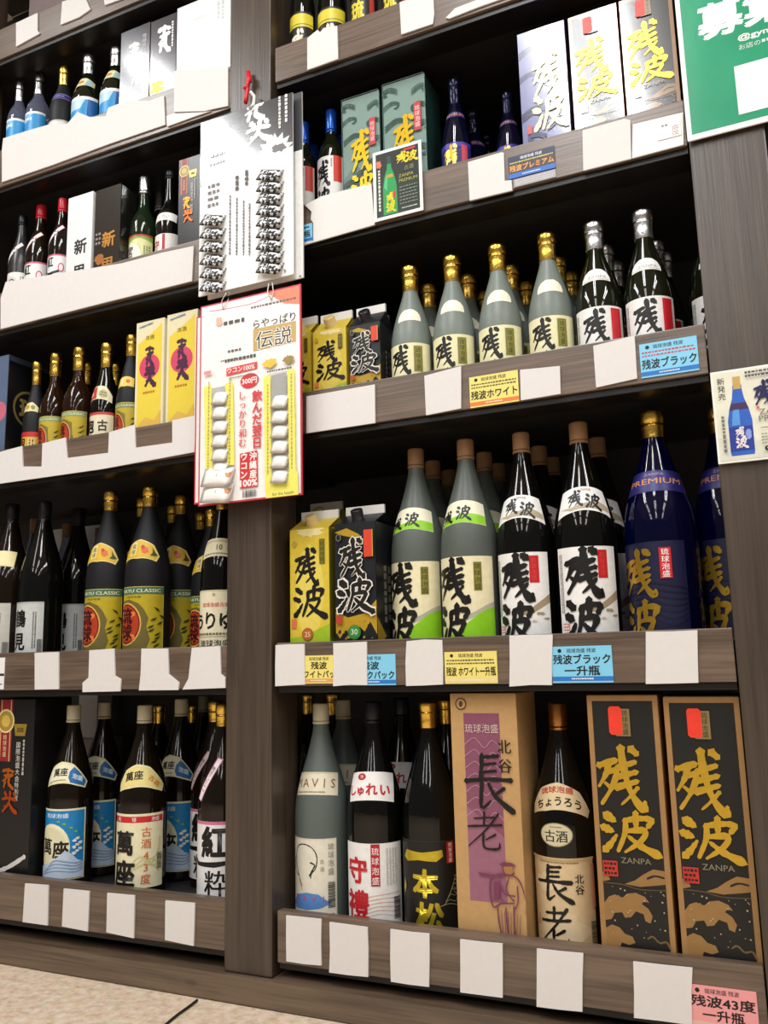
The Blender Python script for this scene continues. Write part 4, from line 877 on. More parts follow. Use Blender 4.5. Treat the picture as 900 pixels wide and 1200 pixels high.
def black_front(txt):
    def f(w, h):
        D = Dec(); D.rect(-w/2, 0, w/2, h, '#16191e')
        D.poly([(-w/2, h*.26), (-w*.2, h*.20), (w*.2, h*.23), (w/2, h*.34), (w/2, h*.05), (w*.34, h*.16), (w*.2, h*.08), (w*.08, h*.12), (-w*.1, h*.04), (-w*.26, h*.10), (-w*.4, h*.03), (-w/2, h*.08)], '#b89420')
        D.poly([(-w/2, h*.93), (-w*.2, h*.96), (w*.1, h*.90), (w*.28, h*.82), (w*.12, h*.845), (-w*.1, h*.88), (-w*.3, h*.90)], '#b89420')
        R = random.Random(4)
        for k in range(24): x, y, q = R.uniform(-w*.48, w*.48), R.uniform(h*.01, h*.17), R.uniform(1, 3); D.poly([(x-q, y-q), (x+q, y-q*.6), (x+q*.7, y+q), (x-q*.5, y+q*.7)], R.choice(('#b89420', '#16191e')))
        for nm, a, b, c, d in (('残', -.36, .52, .24, .86), ('波', -.40, .24, .42, .52)):
            D.brush(nm, w*a, h*b, w*c, h*d, '#e6e2d6', 1.55 if False else 1.4); D.brush(nm, w*a, h*b, w*c, h*d, '#1a1712', .85)
        D.rect(w*.24, h*.70, w*.46, h*.93, '#d8452c').rect(w*.44, h*.70, w*.46, h*.93, '#c8a23c').ell(-w*.38, h*.88, w*.065, w*.08, '#8a8470').ell(-w*.38, h*.88, w*.05, w*.065, '#1a1d22').rect(-w*.46, h*.15, -w*.32, h*.22, '#b8402c')
        if txt: D.ell(-w*.02, h*.075, w*.155, w*.155, '#2f7a34').ell(-w*.02, h*.08, w*.125, w*.125, '#3f8c3c').txt(txt, -w*.02, h*.08, w*.17, '#e8efd8')
        return D
    return f
def black_side(w, h):
    D = Dec(); D.rect(-w/2, 0, w/2, h, '#131518').poly([(-w/2, h*.30), (-w*.1, h*.16), (-w/2, h*.06)], '#a8861e').scrib(-w*.2, h*.26, w*.2, h*.68, 2, '#6a665c', vert=True, fill=.7)
    return D
GOLDC = mat('#cdb338', rough=.4, noise=.05); BLKC = mat('#17191d', rough=.4, noise=.03); FIN = mat('#e6e3dc', rough=.45, noise=.02); TAN = mat('#d2b878', rough=.4)
carton(340, 386, 620, 600, .026, .085, ST['R4'], GOLDC, FIN, TAN, gold_front('25'), 'large gold drinks carton with black brush characters at the bay end', vm=680, side=lambda w, h: Dec().rect(-w/2, 0, w/2, h, '#6f6a28').rect(-w/2, 0, w/2, h*.16, '#6f8a24'))
carton(393, 441, 613, 594, .026, .090, ST['R4'], BLKC, FIN, mat('#1b1b1e', rough=.35), black_front('30'), 'large black drinks carton with white outlined brush characters', vm=680, side=black_side)
carton(404, 440, 625, 607, .145, .085, ST['R4'], BLKC, FIN, mat('#1b1b1e', rough=.35), black_front(''), 'second black drinks carton hidden behind the large black one', vm=680)
carton(352, 392, 612, 590, .145, .085, ST['R4'], GOLDC, FIN, TAN, gold_front(''), 'second gold drinks carton in the shade behind the large gold one', vm=680)
carton(334, 364, 391, 374, .03, .062, ST['R3'], GOLDC, FIN, TAN, gold_front(''), 'small gold drinks carton half hidden behind hanging card', group='small gold drinks cartons', vm=420)
carton(367, 406, 387, 368, .03, .062, ST['R3'], GOLDC, FIN, TAN, gold_front(''), 'small gold drinks carton standing beside the small black carton', group='small gold drinks cartons', vm=420)
carton(410, 446, 380, 360, .03, .062, ST['R3'], BLKC, FIN, mat('#1b1b1e', rough=.35), black_front(''), 'small black drinks carton with outlined brush characters', vm=420, side=black_side)
carton(418, 450, 388, 373, .13, .062, ST['R3'], BLKC, FIN, mat('#1b1b1e', rough=.35), black_front(''), 'second small black carton behind the first, only its fin showing', vm=420)

# ------------------------------------------------------------------ bottles, shelf by shelf
F18 = .084
b = bottle
# right bay: large bottles
b('frost18', 487, 526, .100, ST['R4'], 'large pale frosted bottle with lime label beside the black carton', 'large frosted bottles with lime labels')
b('frost18', 545, 515, .084, ST['R4'], 'large pale frosted bottle with lime label beside the first black bottle', 'large frosted bottles with lime labels')
b('frost18', 507, 540, .205, ST['R4'], 'frosted bottle with cork-brown cap behind the left lime-label bottle', 'large frosted bottles with lime labels')
b('frost18', 567, 530, .190, ST['R4'], 'frosted bottle with lime neck label behind the right lime-label bottle', 'large frosted bottles with lime labels')
b('frost18', 526, 551, .325, ST['R4'], 'frosted bottle deepest in the row, its cap between two frosted ones', 'large frosted bottles with lime labels')
b('frost18', 583, 543, .310, ST['R4'], 'frosted bottle deepest in the row, just left of the black bottles', 'large frosted bottles with lime labels')
b('black18', 610, 507, .084, ST['R4'], 'large glossy black bottle with white label and brown cap, left one', 'large black bottles with white labels', sxy=.97)
b('black18', 677, 495, .082, ST['R4'], 'large glossy black bottle with white label beside the deep blue bottle', 'large black bottles with white labels', rz=.22)
b('black18', 631, 523, .195, ST['R4'], 'black bottle with brown cap standing behind the left white-label bottle', 'large black bottles with white labels')
b('black18', 699, 513, .190, ST['R4'], 'black bottle with brown cap behind the right white-label bottle', 'large black bottles with white labels')
b('black18', 646, 536, .315, ST['R4'], 'black bottle deepest in the row between the two white-label bottles', 'large black bottles with white labels')
b('blue18', 763, 482, .086, ST['R4'], 'large deep blue bottle with gold foil cap and gold brushwork', 'large deep blue bottles', wpx=82)
b('blue18', 840, 476, .146, ST['R4'], 'deep blue bottle half hidden by the right post and poster', 'large deep blue bottles', wpx=74)
b('face18', 376, 823, .0865, ST['R5'], 'large frosted bottle with a line-drawn face on its cream label', 'frosted bottles with a drawn face', sxy=.965)
b('face18', 402, 819, .200, ST['R5'], 'frosted bottle with cream neck label behind the drawn-face bottle', 'frosted bottles with a drawn face')
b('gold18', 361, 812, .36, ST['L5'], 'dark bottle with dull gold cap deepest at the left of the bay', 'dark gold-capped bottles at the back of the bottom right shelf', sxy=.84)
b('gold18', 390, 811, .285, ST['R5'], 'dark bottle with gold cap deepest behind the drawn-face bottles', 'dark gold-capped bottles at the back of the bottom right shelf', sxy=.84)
b('red18', 437, 821, .086, ST['R5'], 'large black bottle with white label bearing red characters', 'black bottles with red lettering')
b('red18', 470, 817, .228, ST['R5'], 'black bottle with white and red neck label behind the red-lettered one', 'black bottles with red lettering')
b('pine18', 501, 821, .088, ST['R5'], 'large black bottle with gold characters and gold foil cap beside the kraft box', 'black bottles with gold characters')
b('pine18', 523, 818, .186, ST['R5'], 'gold-capped black bottle hidden behind the gold-lettered one', 'black bottles with gold characters')
b('elder18', 653, 822, .088, ST['R5'], 'large black bottle with tan label and round medal beside the copper-edged box')
# right bay: 720 ml
for u, v, y, t in ((480, 313, .07, 'frosted gold-capped bottle next to the small black carton'), (529, 301, .07, 'frosted gold-capped bottle above the blank card, second of the front four'),
                   (582, 288, .07, 'frosted gold-capped bottle above the yellow shelf tag'), (640, 275, .07, 'frosted gold-capped bottle beside the silver-capped black bottle'),
                   (502, 334, .17, 'frosted bottle in the second row behind the first and second front ones'), (548, 323, .17, 'frosted bottle in the second row behind the second and third front ones'),
                   (598, 312, .165, 'frosted bottle in the second row hidden by the third front one'), (653, 303, .16, 'frosted bottle in the second row right behind the fourth front one'),
                   (568, 342, .26, 'frosted bottle in the third row, gold cap left of the third front one'), (616, 331, .26, 'frosted bottle in the third row, gold cap left of the fourth front one'),
                   (668, 320, .255, 'frosted bottle in the third row, gold cap beside the silver-capped bottle')):
    b('frost72', u, v, y, ST['R3'], t, 'frosted gold-capped bottles in the middle of the right bay')
for u, v, y, t in ((695, 262, .07, 'black silver-capped bottle with white label, left of the front pair'), (752, 248, .07, 'black silver-capped bottle with white label, right of the front pair'),
                   (829, 236, .132, 'black bottle with white dome label cut off by the right post'), (720, 308, .25, 'black silver-capped bottle deep between the front pair'),
                   (708, 289, .16, 'black silver-capped bottle in the second row behind the left front one'), (767, 284, .16, 'black silver-capped bottle in the second row behind the right front one'),
                   (776, 297, .25, 'black silver-capped bottle deep behind the right front one')):
    b('black72', u, v, y, ST['R3'], t, 'black silver-capped bottles in the middle of the right bay')
b('bluecap72', 356, 144, .075, ST['R2'], 'black bottle with blue cap half behind the hanging snack card', 'blue-capped bottles', wpx=32)
b('bluecap72', 388, 130, .075, ST['R2'], 'black bottle with blue cap next to the green gift box', 'blue-capped bottles', wpx=34)
b('bluecap72', 367, 171, .165, ST['R2'], 'blue-capped bottle in shade behind the left blue-capped one', 'blue-capped bottles', sxy=.92)
b('bluecap72', 401, 160, .165, ST['R2'], 'blue-capped bottle in shade behind the right blue-capped one', 'blue-capped bottles', sxy=.95)
b('navy72', 532, 94, .075, ST['R2'], 'dark navy bottle with violet label right of the green boxes', 'dark navy bottles', wpx=36)
b('navy72', 594, 110, .095, ST['R2'], 'dark navy bottle beside the violet gift box', 'dark navy bottles', wpx=33)
b('navy72', 554, 131, .175, ST['R2'], 'dark navy bottle in the second row between the two front navy bottles', 'dark navy bottles', sxy=.9)
b('navy72', 571, 157, .270, ST['R2'], 'dark navy bottle deepest in the row, only its top showing', 'dark navy bottles', sxy=.9)
def high(k, u, v, Y, sh, label, group, s, wpx):
    d = KINDS[k]; P = at(u, v, Y); A = (P-CAM).dot(CF); sx = wpx*A/FPX/(2*d['r'])
    if d['proto'] is None: o = d['proto'] = build_bottle(k)
    else: o = clone(d['proto'])
    o.location = (P.x, Y, ST[sh]+H+.0006); o.scale = (sx, sx, s); return tag(o, label, 'bottle', group)
high('band72', 355, 30, .056, 'R1', 'black bottle with yellow band on the topmost shelf beside the left post', 'bottles on the topmost right shelf', 1.15, 30)
high('band72', 390, 20, .075, 'R1', 'black bottle with yellow band, second from the left post on the topmost shelf', 'bottles on the topmost right shelf', 1.15, 35)
high('yellowtext72', 427, 10, .075, 'R1', 'black bottle with yellow characters, third on the topmost right shelf', 'bottles on the topmost right shelf', 1.15, 33)
high('yellowtext72', 464, 0, .075, 'R1', 'black bottle with yellow characters above the blank card on the topmost lip', 'bottles on the topmost right shelf', 1.15, 33)
# left bay
G1 = 'bottles on the second shelf of the left bay'
b('clear72', 24, 97, .07, ST['L1'], 'clear bottle with blue label and silver cap at far left', 'clear silver-capped bottles', wpx=25)
b('clear72', 47, 88, .079, ST['L1'], 'clear bottle with blue label and silver cap beside the matt black one', 'clear silver-capped bottles', wpx=28)
b('matt72', 76, 79, .07, ST['L1'], 'matt black bottle with bright gold cap and violet neck band', wpx=31)
b('silver72', 105, 66, .07, ST['L1'], 'dark bottle with silver cap and gold neck label, middle of the shelf', 'dark silver-capped bottles', wpx=36)
b('silver72', 137, 57, .072, ST['L1'], 'dark bottle with silver cap touching the dark grey gift box', 'dark silver-capped bottles', wpx=35)
b('strap72', 27, 253, .07, ST['L2'], 'charcoal bottle with white shoulder strap at the far left', wpx=27)
b('redcap72', 49, 241, .07, ST['L2'], 'red-capped bottle with white shoulder strap beside the charcoal bottle', 'red-capped bottles', wpx=31)
b('redcap72', 74, 233, .055, ST['L2'], 'red-capped bottle touching the slim white gift box', 'red-capped bottles', wpx=28)
b('greenlabel72', 170, 208, .07, ST['L2'], 'dark green bottle with pale green label and white metal cap', wpx=33)
b('greenlabel72', 188, 226, .19, ST['L2'], 'small silver-capped bottle in the second row behind the black one', sxy=.85)
b('redlabel72', 200, 201, .07, ST['L2'], 'tall black bottle with white neck band beside the ribbon-print box', wpx=32)
b('gilt72', 44, 424, .07, ST['L3'], 'matt black bottle with gold cap and red and gold label', wpx=27)
b('tea72', 66, 414, .07, ST['L3'], 'tea-brown bottle with yellow label beside the matt black red-label bottle', 'tea-brown bottles with yellow labels', wpx=31)
b('tea72', 94, 407, .07, ST['L3'], 'tea-brown bottle with yellow label beside the cream fan-label bottle', 'tea-brown bottles with yellow labels', wpx=35)
b('tea72', 103, 425, .16, ST['L3'], 'tea-brown bottle in the second row, its gold cap behind the front ones', 'tea-brown bottles with yellow labels', sxy=.9)
b('fan72', 126, 402, .07, ST['L3'], 'glossy black bottle with red and cream fan neck label', 'black bottles with fan labels', wpx=34)
b('fan72', 136, 426, .16, ST['L3'], 'black bottle in the second row behind the fan-label bottle', 'black bottles with fan labels', sxy=.9)
b('classic72', 155, 393, .072, ST['L3'], 'matt black bottle with gold cap beside the yellow gift box', wpx=33)
b('brown18', 15, 590, .09, ST['L4'], 'dark brown bottle with cream square neck label at left edge', wpx=52)
b('crane18', 53, 587, .088, ST['L4'], 'black bottle with grey label and two black characters, front one', 'black bottles with grey labels', wpx=51, rz=-.36)
b('crane18', 93, 595, .190, ST['L4'], 'black bottle with grey label beside the matt black bottles', 'black bottles with grey labels', wpx=47, rz=-.15)
for u, v, y, t in ((41, 607, .26, 'clear brown-capped bottle at the back left of the black bottle'), (79, 613, .255, 'clear brown-capped bottle at the back between two black bottles'), (117, 618, .335, 'clear brown-capped bottle at the back beside the matt black bottle')):
    b('plain18', u, v, y, ST['L4'], t, 'clear bottles with brown caps at the back', sxy=.76)
G4 = 'matt black gold-capped bottles with green and yellow labels'
b('classic18', 130, 575, .085, ST['L4'], 'matt black bottle with yellow label, nearest the grey-label bottles', G4, wpx=50)
b('classic18', 176, 570, .085, ST['L4'], 'matt black bottle with yellow label, middle of the front three', G4, wpx=53)
b('classic18', 213, 580, .190, ST['L4'], 'matt black bottle with yellow label, nearest the cream kana-label bottle', G4, wpx=49)
for u, v, y, t in ((167, 583, .20, 'gold-capped bottle at the back between the first two matt black ones'), (203, 591, .300, 'gold-capped bottle at the back between the second and third matt black ones'),
                   (236, 600, .280, 'gold-capped bottle at the back left of the kana-label bottle'), (248, 596, .160, 'gold-capped bottle right behind the kana-label bottle')):
    b('classic18', u, v, y, ST['L4'], t, G4, sxy=.82)
b('kana18', 261, 574, .088, ST['L4'], 'black bottle with cream label of bold brush kana beside the left post', wpx=50, rz=.35)
b('island18', 87, 825, .086, ST['L5'], 'dark bottle with blue wave label and white cap beside the large black box', 'blue wave label bottles', wpx=53, rz=.25)
b('island18', 123, 822, .190, ST['L5'], 'dark bottle with blue wave label behind the front two', 'blue wave label bottles', wpx=50, rz=.2)
b('island18', 213, 818, .215, ST['L5'], 'dark bottle with blue wave label in shade right of the red-banded one', 'blue wave label bottles', sxy=.95)
b('aged18', 170, 825, .086, ST['L5'], 'dark bottle with cream label, red band and white cap', wpx=57, rz=.42)
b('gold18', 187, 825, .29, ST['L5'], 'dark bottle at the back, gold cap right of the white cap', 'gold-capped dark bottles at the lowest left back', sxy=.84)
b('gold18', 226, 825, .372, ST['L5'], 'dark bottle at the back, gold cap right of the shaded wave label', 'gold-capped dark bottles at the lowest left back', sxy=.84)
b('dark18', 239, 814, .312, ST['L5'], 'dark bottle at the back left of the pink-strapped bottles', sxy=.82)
b('pink18', 262, 823, .088, ST['L5'], 'bottle with pink and white shoulder strap beside the left post, front one', 'pink-strapped bottles', wpx=57, rz=.2)
b('pink18', 253, 820, .195, ST['L5'], 'bottle with pink and white shoulder strap, the one behind', 'pink-strapped bottles', sxy=.98)

# ------------------------------------------------------------------ cards and shelf tags on the lips
PALE = mat('#e1ddd9', rough=.6, noise=.015)
def prism(name, pts, t, m, parent=None):
    """flat card of thickness t; pts in x, z around the origin, front at y = -t"""
    bm = bmesh.new(); f = [bm.verts.new((p[0], -t, p[1])) for p in pts]; k = [bm.verts.new((p[0], 0, p[1])) for p in pts]
    a = bm.faces.new(f); bm.faces.new(k[::-1]); n = len(pts)
    for i in range(n): bm.faces.new((f[i], k[i], k[(i+1) % n], f[(i+1) % n]))
    bmesh.ops.recalc_face_normals(bm, faces=bm.faces)
    me = bpy.data.meshes.new(name); bm.to_mesh(me); bm.free(); me.materials.append(m)
    return link(name, me, parent)
def blank(px, label, Y=-.0004, group='blank pale price cards', m=None):
    P = [at(u, v, Y) for u, v in px]; cx = sum(p.x for p in P)/len(P); cz = sum(p.z for p in P)/len(P)
    o = prism('price_card', [(p.x-cx, p.z-cz) for p in P], .0032, m or PALE); o.location = (cx, Y, cz)
    return tag(o, label, 'price card', group)
def rough(uL, uR, vT, vB, sl=0, seed=1, Y=-.0004):
    R = random.Random(seed); j = lambda: R.uniform(-.8, .8); m = (uL+uR)/2; s = lambda u: (u-m)*sl
    return [(uL+j(), vT+s(uL)+j()), (m, vT+j()), (uR+j(), vT+s(uR)+j()), (uR+j(), (vT+vB)/2), (uR+j(), vB+s(uR)+j()), (m, vB+j()), (uL+j(), vB+s(uL)+j()), (uL+j(), (vT+vB)/2)]
for i, (a, t) in enumerate((((323.5, 358, 755, 803, -.03), 'below the large gold carton'), ((392, 431, 752.5, 803, -.03), 'below the large black carton'), ((476.5, 519.5, 750, 803, -.03), 'below the left frosted lime-label bottle'),
                            ((598, 648, 744, 803, -.03), 'below the left white-label black bottle'), ((757.5, 818, 740, 800.5, -.03), 'below the deep blue bottle'))):
    blank(rough(*a, seed=i), 'blank pale price card '+t)
for i, (a, t) in enumerate((((336.5, 377, 1075, 1129, .12), 'below the drawn-face bottle'), ((387, 432, 1083, 1142, .12), 'below the red-lettered bottle'), ((458.5, 504, 1091, 1153, .12), 'below the gold-lettered bottle'),
                            ((540, 590, 1103, 1165, .12), 'below the kraft gift box'), ((630, 683.5, 1114, 1182, .12), 'below the tan-label bottle'), ((743, 811, 1130, 1196, .12), 'beside the pink tag on the bottom lip'))):
    blank(rough(*a, seed=i+9), 'blank pale price card '+t)
blank([(30.7, 1035), (58, 1037), (57, 1084), (28, 1080)], 'blank pale price card below the large black box')
blank([(76, 1041), (106, 1044), (104, 1091), (74, 1085)], 'blank pale price card below the blue wave label bottle')
blank([(127, 1046), (159, 1049), (158, 1099), (126, 1092)], 'blank pale price card below the red-banded bottle')
blank([(195, 1055), (229.5, 1058), (228, 1108), (194.6, 1101)], 'blank pale price card below the pink-strapped bottle')
blank([(42, 765), (70, 764), (70, 807.5), (42, 808)], 'blank pale price card below the front grey-label bottle')
blank([(106, 762), (135, 760), (136, 792), (143, 796), (142, 810), (98, 811), (98, 800), (105, 794)], 'blank pale notched card below the first matt black bottle')
blank([(167, 760), (198, 760), (199, 790), (211, 800), (210, 808.5), (164, 809), (166, 790)], 'blank pale notched card below the middle matt black bottle')
blank([(226, 759), (259, 757), (260, 790), (265, 794), (265, 806), (215, 808), (222, 795)], 'blank pale notched card below the kana-label bottle')
blank([(360, 465), (440, 451), (440.5, 496), (360, 508)], 'blank wide pale card below the small cartons')
blank([(498, 441), (541, 429.5), (541, 479), (500, 487)], 'blank pale card below the second frosted gold-capped bottle')
blank([(610, 434), (656.5, 429.5), (657.5, 462), (611, 469.6)], 'blank pale card right of the yellow tag on the middle lip')
blank([(695.6, 406), (744, 394), (747, 444), (699, 454.7)], 'blank pale card left of the blue tag on the middle lip')
blank([(358, 241), (378, 231), (404, 224), (433, 217), (436, 217), (440, 264), (353, 289), (353, 285), (368, 283), (368, 262), (365, 258), (366, 249)], 'blank wide pale card below the blue-capped bottles')
blank([(549, 191), (588, 179.5), (591, 180), (592, 213), (600, 212), (601, 224), (551, 236)], 'blank pale card left of the navy tag')
blank([(683, 154), (732, 140.5), (739, 142), (740, 187), (684, 201)], 'blank pale card below the first orange-edged box')
o = blank([(742, 147), (800.5, 133), (801.5, 170.5), (741, 186.5)], 'white price card below the second orange-edged box', m=mat('#f3efec', rough=.5))
blank([(361, 46), (373, 36), (376, 39), (380, 34), (396, 31.5), (397, 70), (361, 83)], 'blank pale card below the banded bottles on the topmost right lip')
blank([(469, 4), (508, -9), (509.5, 17), (508, 29), (471, 41.5)], 'blank pale card on the topmost right lip, right of centre')
blank([(523, 22), (534, 11), (560, 1), (600, -14), (600, -4), (560, 10), (527, 23)], 'narrow torn pale card at the right of the topmost lip')
blank([(3.5, 176), (5, 163), (20, 158), (40, 152), (58, 147), (80, 146), (92, 132), (106, 138), (125, 137), (128, 127), (150, 119), (176, 119), (193, 113), (194.5, 147), (130, 169), (60, 195), (3.5, 214)], 'long blank pale strip below the silver-capped bottles')
blank([(205, 84), (268, 80), (268, 125), (240, 131), (205, 132)], 'large blank pale card in front of the white gift box')
blank([(196, 137), (204, 134), (240, 132.5), (248, 131), (230, 137), (197, 149)], 'narrow white slip on the lip beneath the large blank card', m=mat('#e9dedb', rough=.5))
blank([(20, 28), (45, 16), (45, 37), (48, 40), (20, 55.5)], 'blank pale card at the left of the topmost left lip')
blank([(74, 3), (99, -6), (107, 12), (94, 21), (72, 30)], 'blank pale card in the middle of the topmost left lip')
blank([(121, -9), (160, -24), (160, -6), (124, 7)], 'blank pale card at the right of the topmost left lip')
blank([(2, 350), (8, 331), (108, 315), (145, 309), (190, 297), (228, 289), (226, 330), (120, 356), (2, 386)], 'long blank pale strip below the slim white box')
blank([(1, 530), (27, 523), (28, 547), (50, 547), (51, 520), (78, 513), (80, 537), (128, 531), (129, 507), (159, 498), (160, 525), (203, 519), (203, 493), (231, 487), (229, 530), (120, 550), (1, 567)], 'long notched pale strip below the yellow gift boxes')

def shelf_tag(name, uL, uR, vT, vB, Y, base, dec, label, cat='shelf tag', t=.0012, group=None):
    m = (uL+uR)/2; vm = (vT+vB)/2
    x0 = at(uL, vm, Y).x; x1 = at(uR, vm, Y).x; z1 = at(m, vT, Y).z; z0 = at(m, vB, Y).z; w = x1-x0; h = z1-z0
    r = empty(name, ((x0+x1)/2, Y, z0))
    prism('card', [(-w/2, 0), (w/2, 0), (w/2, h), (-w/2, h)], t, mat(base, rough=.35, noise=.015), r)
    link('print', dec(w*1000, h*1000).mesh('print', on_face(0, -t, 0), clip=(-w*500, 0, w*500, h*1000), base=.0001, eps=.00004), r)
    return tag(r, label, cat, group)
def tag_print(lines, strip, col='#1c1a18', fine='#5a5440', blank_to=None):
    def f(w, h):
        D = Dec(); D.txt('琉球泡盛 残波', 0, h*.88, h*.13, col, bold=.02).ell(-w*.36, h*.88, h*.055, h*.055, col)
        n = len(lines)
        if n == 1: D.scrib(-w*.46, h*.58, w*.46, h*.78, 2, fine, fill=.5)
        for i, t in enumerate(lines):
            hh = h*(.30 if n == 1 else .28); D.txt(t, 0, h*(.38 if n == 1 else .64-.31*i), hh, col, w=min(w*.94, hh*len(t)*1.15), bold=.03)
        D.rect(-w*.5, h*.05, w*.5, h*.17, strip).scrib(-w*.18, h*.075, w*.18, h*.145, 1, '#f0e8d8')
        return D
    return f
YEL, BLU = '#f0e07c', '#86d0f0'
shelf_tag('shelf_tag', 550.5, 608, 438, 474.5, -.0003, YEL, tag_print(['残波ホワイト'], '#e8803c'), 'yellow tag with an orange strip below the frosted gold-capped bottles')
shelf_tag('shelf_tag', 750, 818.5, 398.5, 439, -.0003, BLU, tag_print(['残波ブラック'], '#2c78c8', fine='#c8484c'), 'sky blue tag below the silver-capped black bottles')
shelf_tag('shelf_tag', 347, 402, 768, 801, -.0003, YEL, tag_print(['残波', 'ホワイトパック'], '#e8a05c'), 'yellow tag between two blank cards below the gold carton')
shelf_tag('shelf_tag', 405, 464, 767, 803, -.0003, BLU, tag_print(['残波', 'ブラックパック'], '#2c78c8'), 'sky blue tag half covered by a blank card below the black carton')
shelf_tag('shelf_tag', 521.5, 583, 763.5, 801, -.0005, YEL, tag_print(['残波 ホワイト一升瓶'], '#ecd8a0'), 'yellow tag below the right frosted lime-label bottle')
shelf_tag('shelf_tag', 647, 718, 757, 800, -.0003, BLU, tag_print(['残波ブラック', '一升瓶'], '#2c78c8', fine=BLU), 'sky blue tag below the right white-label black bottle')
shelf_tag('shelf_tag', 808, 888, 1157.5, 1208, -.0003, '#f0a0a0', tag_print(['残波43度', '一升瓶'], '#e8b8a8', fine='#f0a0a0'), 'pink tag at the right end of the bottom lip')
def navy_tag(w, h):
    D = Dec(); D.rect(-w/2, 0, w/2, h, '#2e3452').txt('琉球泡盛 残波', 0, h*.86, h*.15, '#e8e8f0', bold=.02).scrib(-w*.46, h*.64, w*.46, h*.74, 1, '#d8d04c')
    D.rect(-w/2, h*.24, w/2, h*.62, '#4a3a34').txt('残波プレミアム', 0, h*.43, h*.30, '#e8a04c', w=w*.94, bold=.04).rect(-w/2, 0, w/2, h*.22, '#2f6cc4').scrib(-w*.2, h*.07, w*.2, h*.15, 1, '#e8eef8')
    return D
shelf_tag('shelf_tag', 595.5, 651, 178, 204, -.0003, '#2e3452', navy_tag, 'navy tag with orange lettering below the violet box')
shelf_tag('shelf_tag', 602, 652, 204.5, 214, -.0004, '#8d8a90', lambda w, h: Dec().rect(-w/2, 0, w/2, h, '#a6a3a6').scrib(-w*.46, h*.15, w*.46, h*.9, 3, '#c9c6c8'), 'small grey printed strip under the navy tag')
shelf_tag('shelf_tag', 330, 366.5, 266, 287, -.0004, BLU, lambda w, h: Dec().rect(-w/2, 0, w/2, h, BLU).txt('五合瓶', w*.12, h*.45, h*.40, INK, bold=.03).scrib(-w*.1, h*.74, w*.4, h*.9, 1, INK).rect(-w/2, h*.04, w*.5, h*.2, '#2c78c8'), 'small sky blue tag peeking out beside the hanging snack card')
shelf_tag('shelf_tag', -22, 5.5, 771, 808, -.0004, '#f0efec', lambda w, h: Dec().rect(-w/2, 0, w/2, h, '#f0efec').scrib(-w*.4, h*.12, w*.44, h*.2, 1, '#3a3836').rect(-w/2, h*.42, w/2, h*.5, '#3a3836'), 'white printed price tag at the left edge below the brown bottle')
shelf_tag('price_slip', 770, 798, 143, 162, -.0036, '#f3efec', lambda w, h: Dec().rect(-w/2, 0, w/2, h, '#f3efec').txt('度', w*.28, h*.4, h*.7, '#b49c9c', w=w*.3, bold=.02).scrib(-w*.3, h*.7, w*.0, h*.95, 1, '#8a8480'), 'white slip with a faint grey character on the white price card')
def dark_green_card(w, h):
    D = Dec(); D.rect(-w/2, 0, w/2, h, '#f0efea'); a = w*.06; D.rect(-w/2+a, a, w/2-a, h-a, '#1f2420'); L = -w/2
    D.poly([(L+a, h*.62), (L+w*.3, h*.66), (L+w*.6, h*.5), (w/2-a, h*.52), (w/2-a, a), (L+a, a)], '#20301f')
    bt = [(.20, .06), (.20, .46), (.24, .62), (.29, .72), (.30, .88), (.37, .88), (.38, .72), (.43, .62), (.48, .46), (.49, .06)]
    D.poly([(L+w*x, h*y) for x, y in bt], '#1f9a50').rect(L+w*.295, h*.78, L+w*.375, h*.89, '#2a4a34').poly([(L+w*.22, h*.46), (L+w*.26, h*.60), (L+w*.30, h*.60), (L+w*.28, h*.40)], '#58c07c')
    D.poly([(L+w*.28, h*.63), (L+w*.40, h*.63), (L+w*.42, h*.58), (L+w*.26, h*.58)], '#b89a3c').brush('残', L+w*.27, h*.22, L+w*.43, h*.36, '!e8c030', 1.1).brush('波', L+w*.27, h*.09, L+w*.44, h*.22, '!e8c030', 1.1).rect(L+w*.40, h*.28, L+w*.455, h*.37, '#c8303c')
    D.brush('残', L+w*.50, h*.74, L+w*.70, h*.90, '#f0d428', 1.1).brush('波', L+w*.70, h*.74, L+w*.91, h*.88, '#f0d428', 1.1).rect(L+w*.64, h*.905, L+w*.88, h*.935, '#c8303c')
    D.txt('古酒', L+w*.74, h*.66, h*.07, '#8a9a5c').txt('ZANPA', L+w*.68, h*.56, h*.065, '#b8b04c').txt('PREMIUM', L+w*.72, h*.49, h*.065, '#b8b04c').scrib(L+w*.54, h*.14, L+w*.90, h*.42, 6, '#7d867a', fill=.4).scrib(L+w*.58, h*.085, L+w*.90, h*.11, 1, '#d8d8d0')
    D.scrib(L+w*.09, h*.12, L+w*.17, h*.72, 1, '#d8d4c8', vert=True).blob(L+w*.13, h*.80, w*.05, h*.06, '#d8785c', seed=4)
    return D
shelf_tag('notice_card', 438, 495.5, 172, 254, -.004, '#f0efea', dark_green_card, 'dark green notice card picturing a green bottle on the lip', cat='card', t=.002)

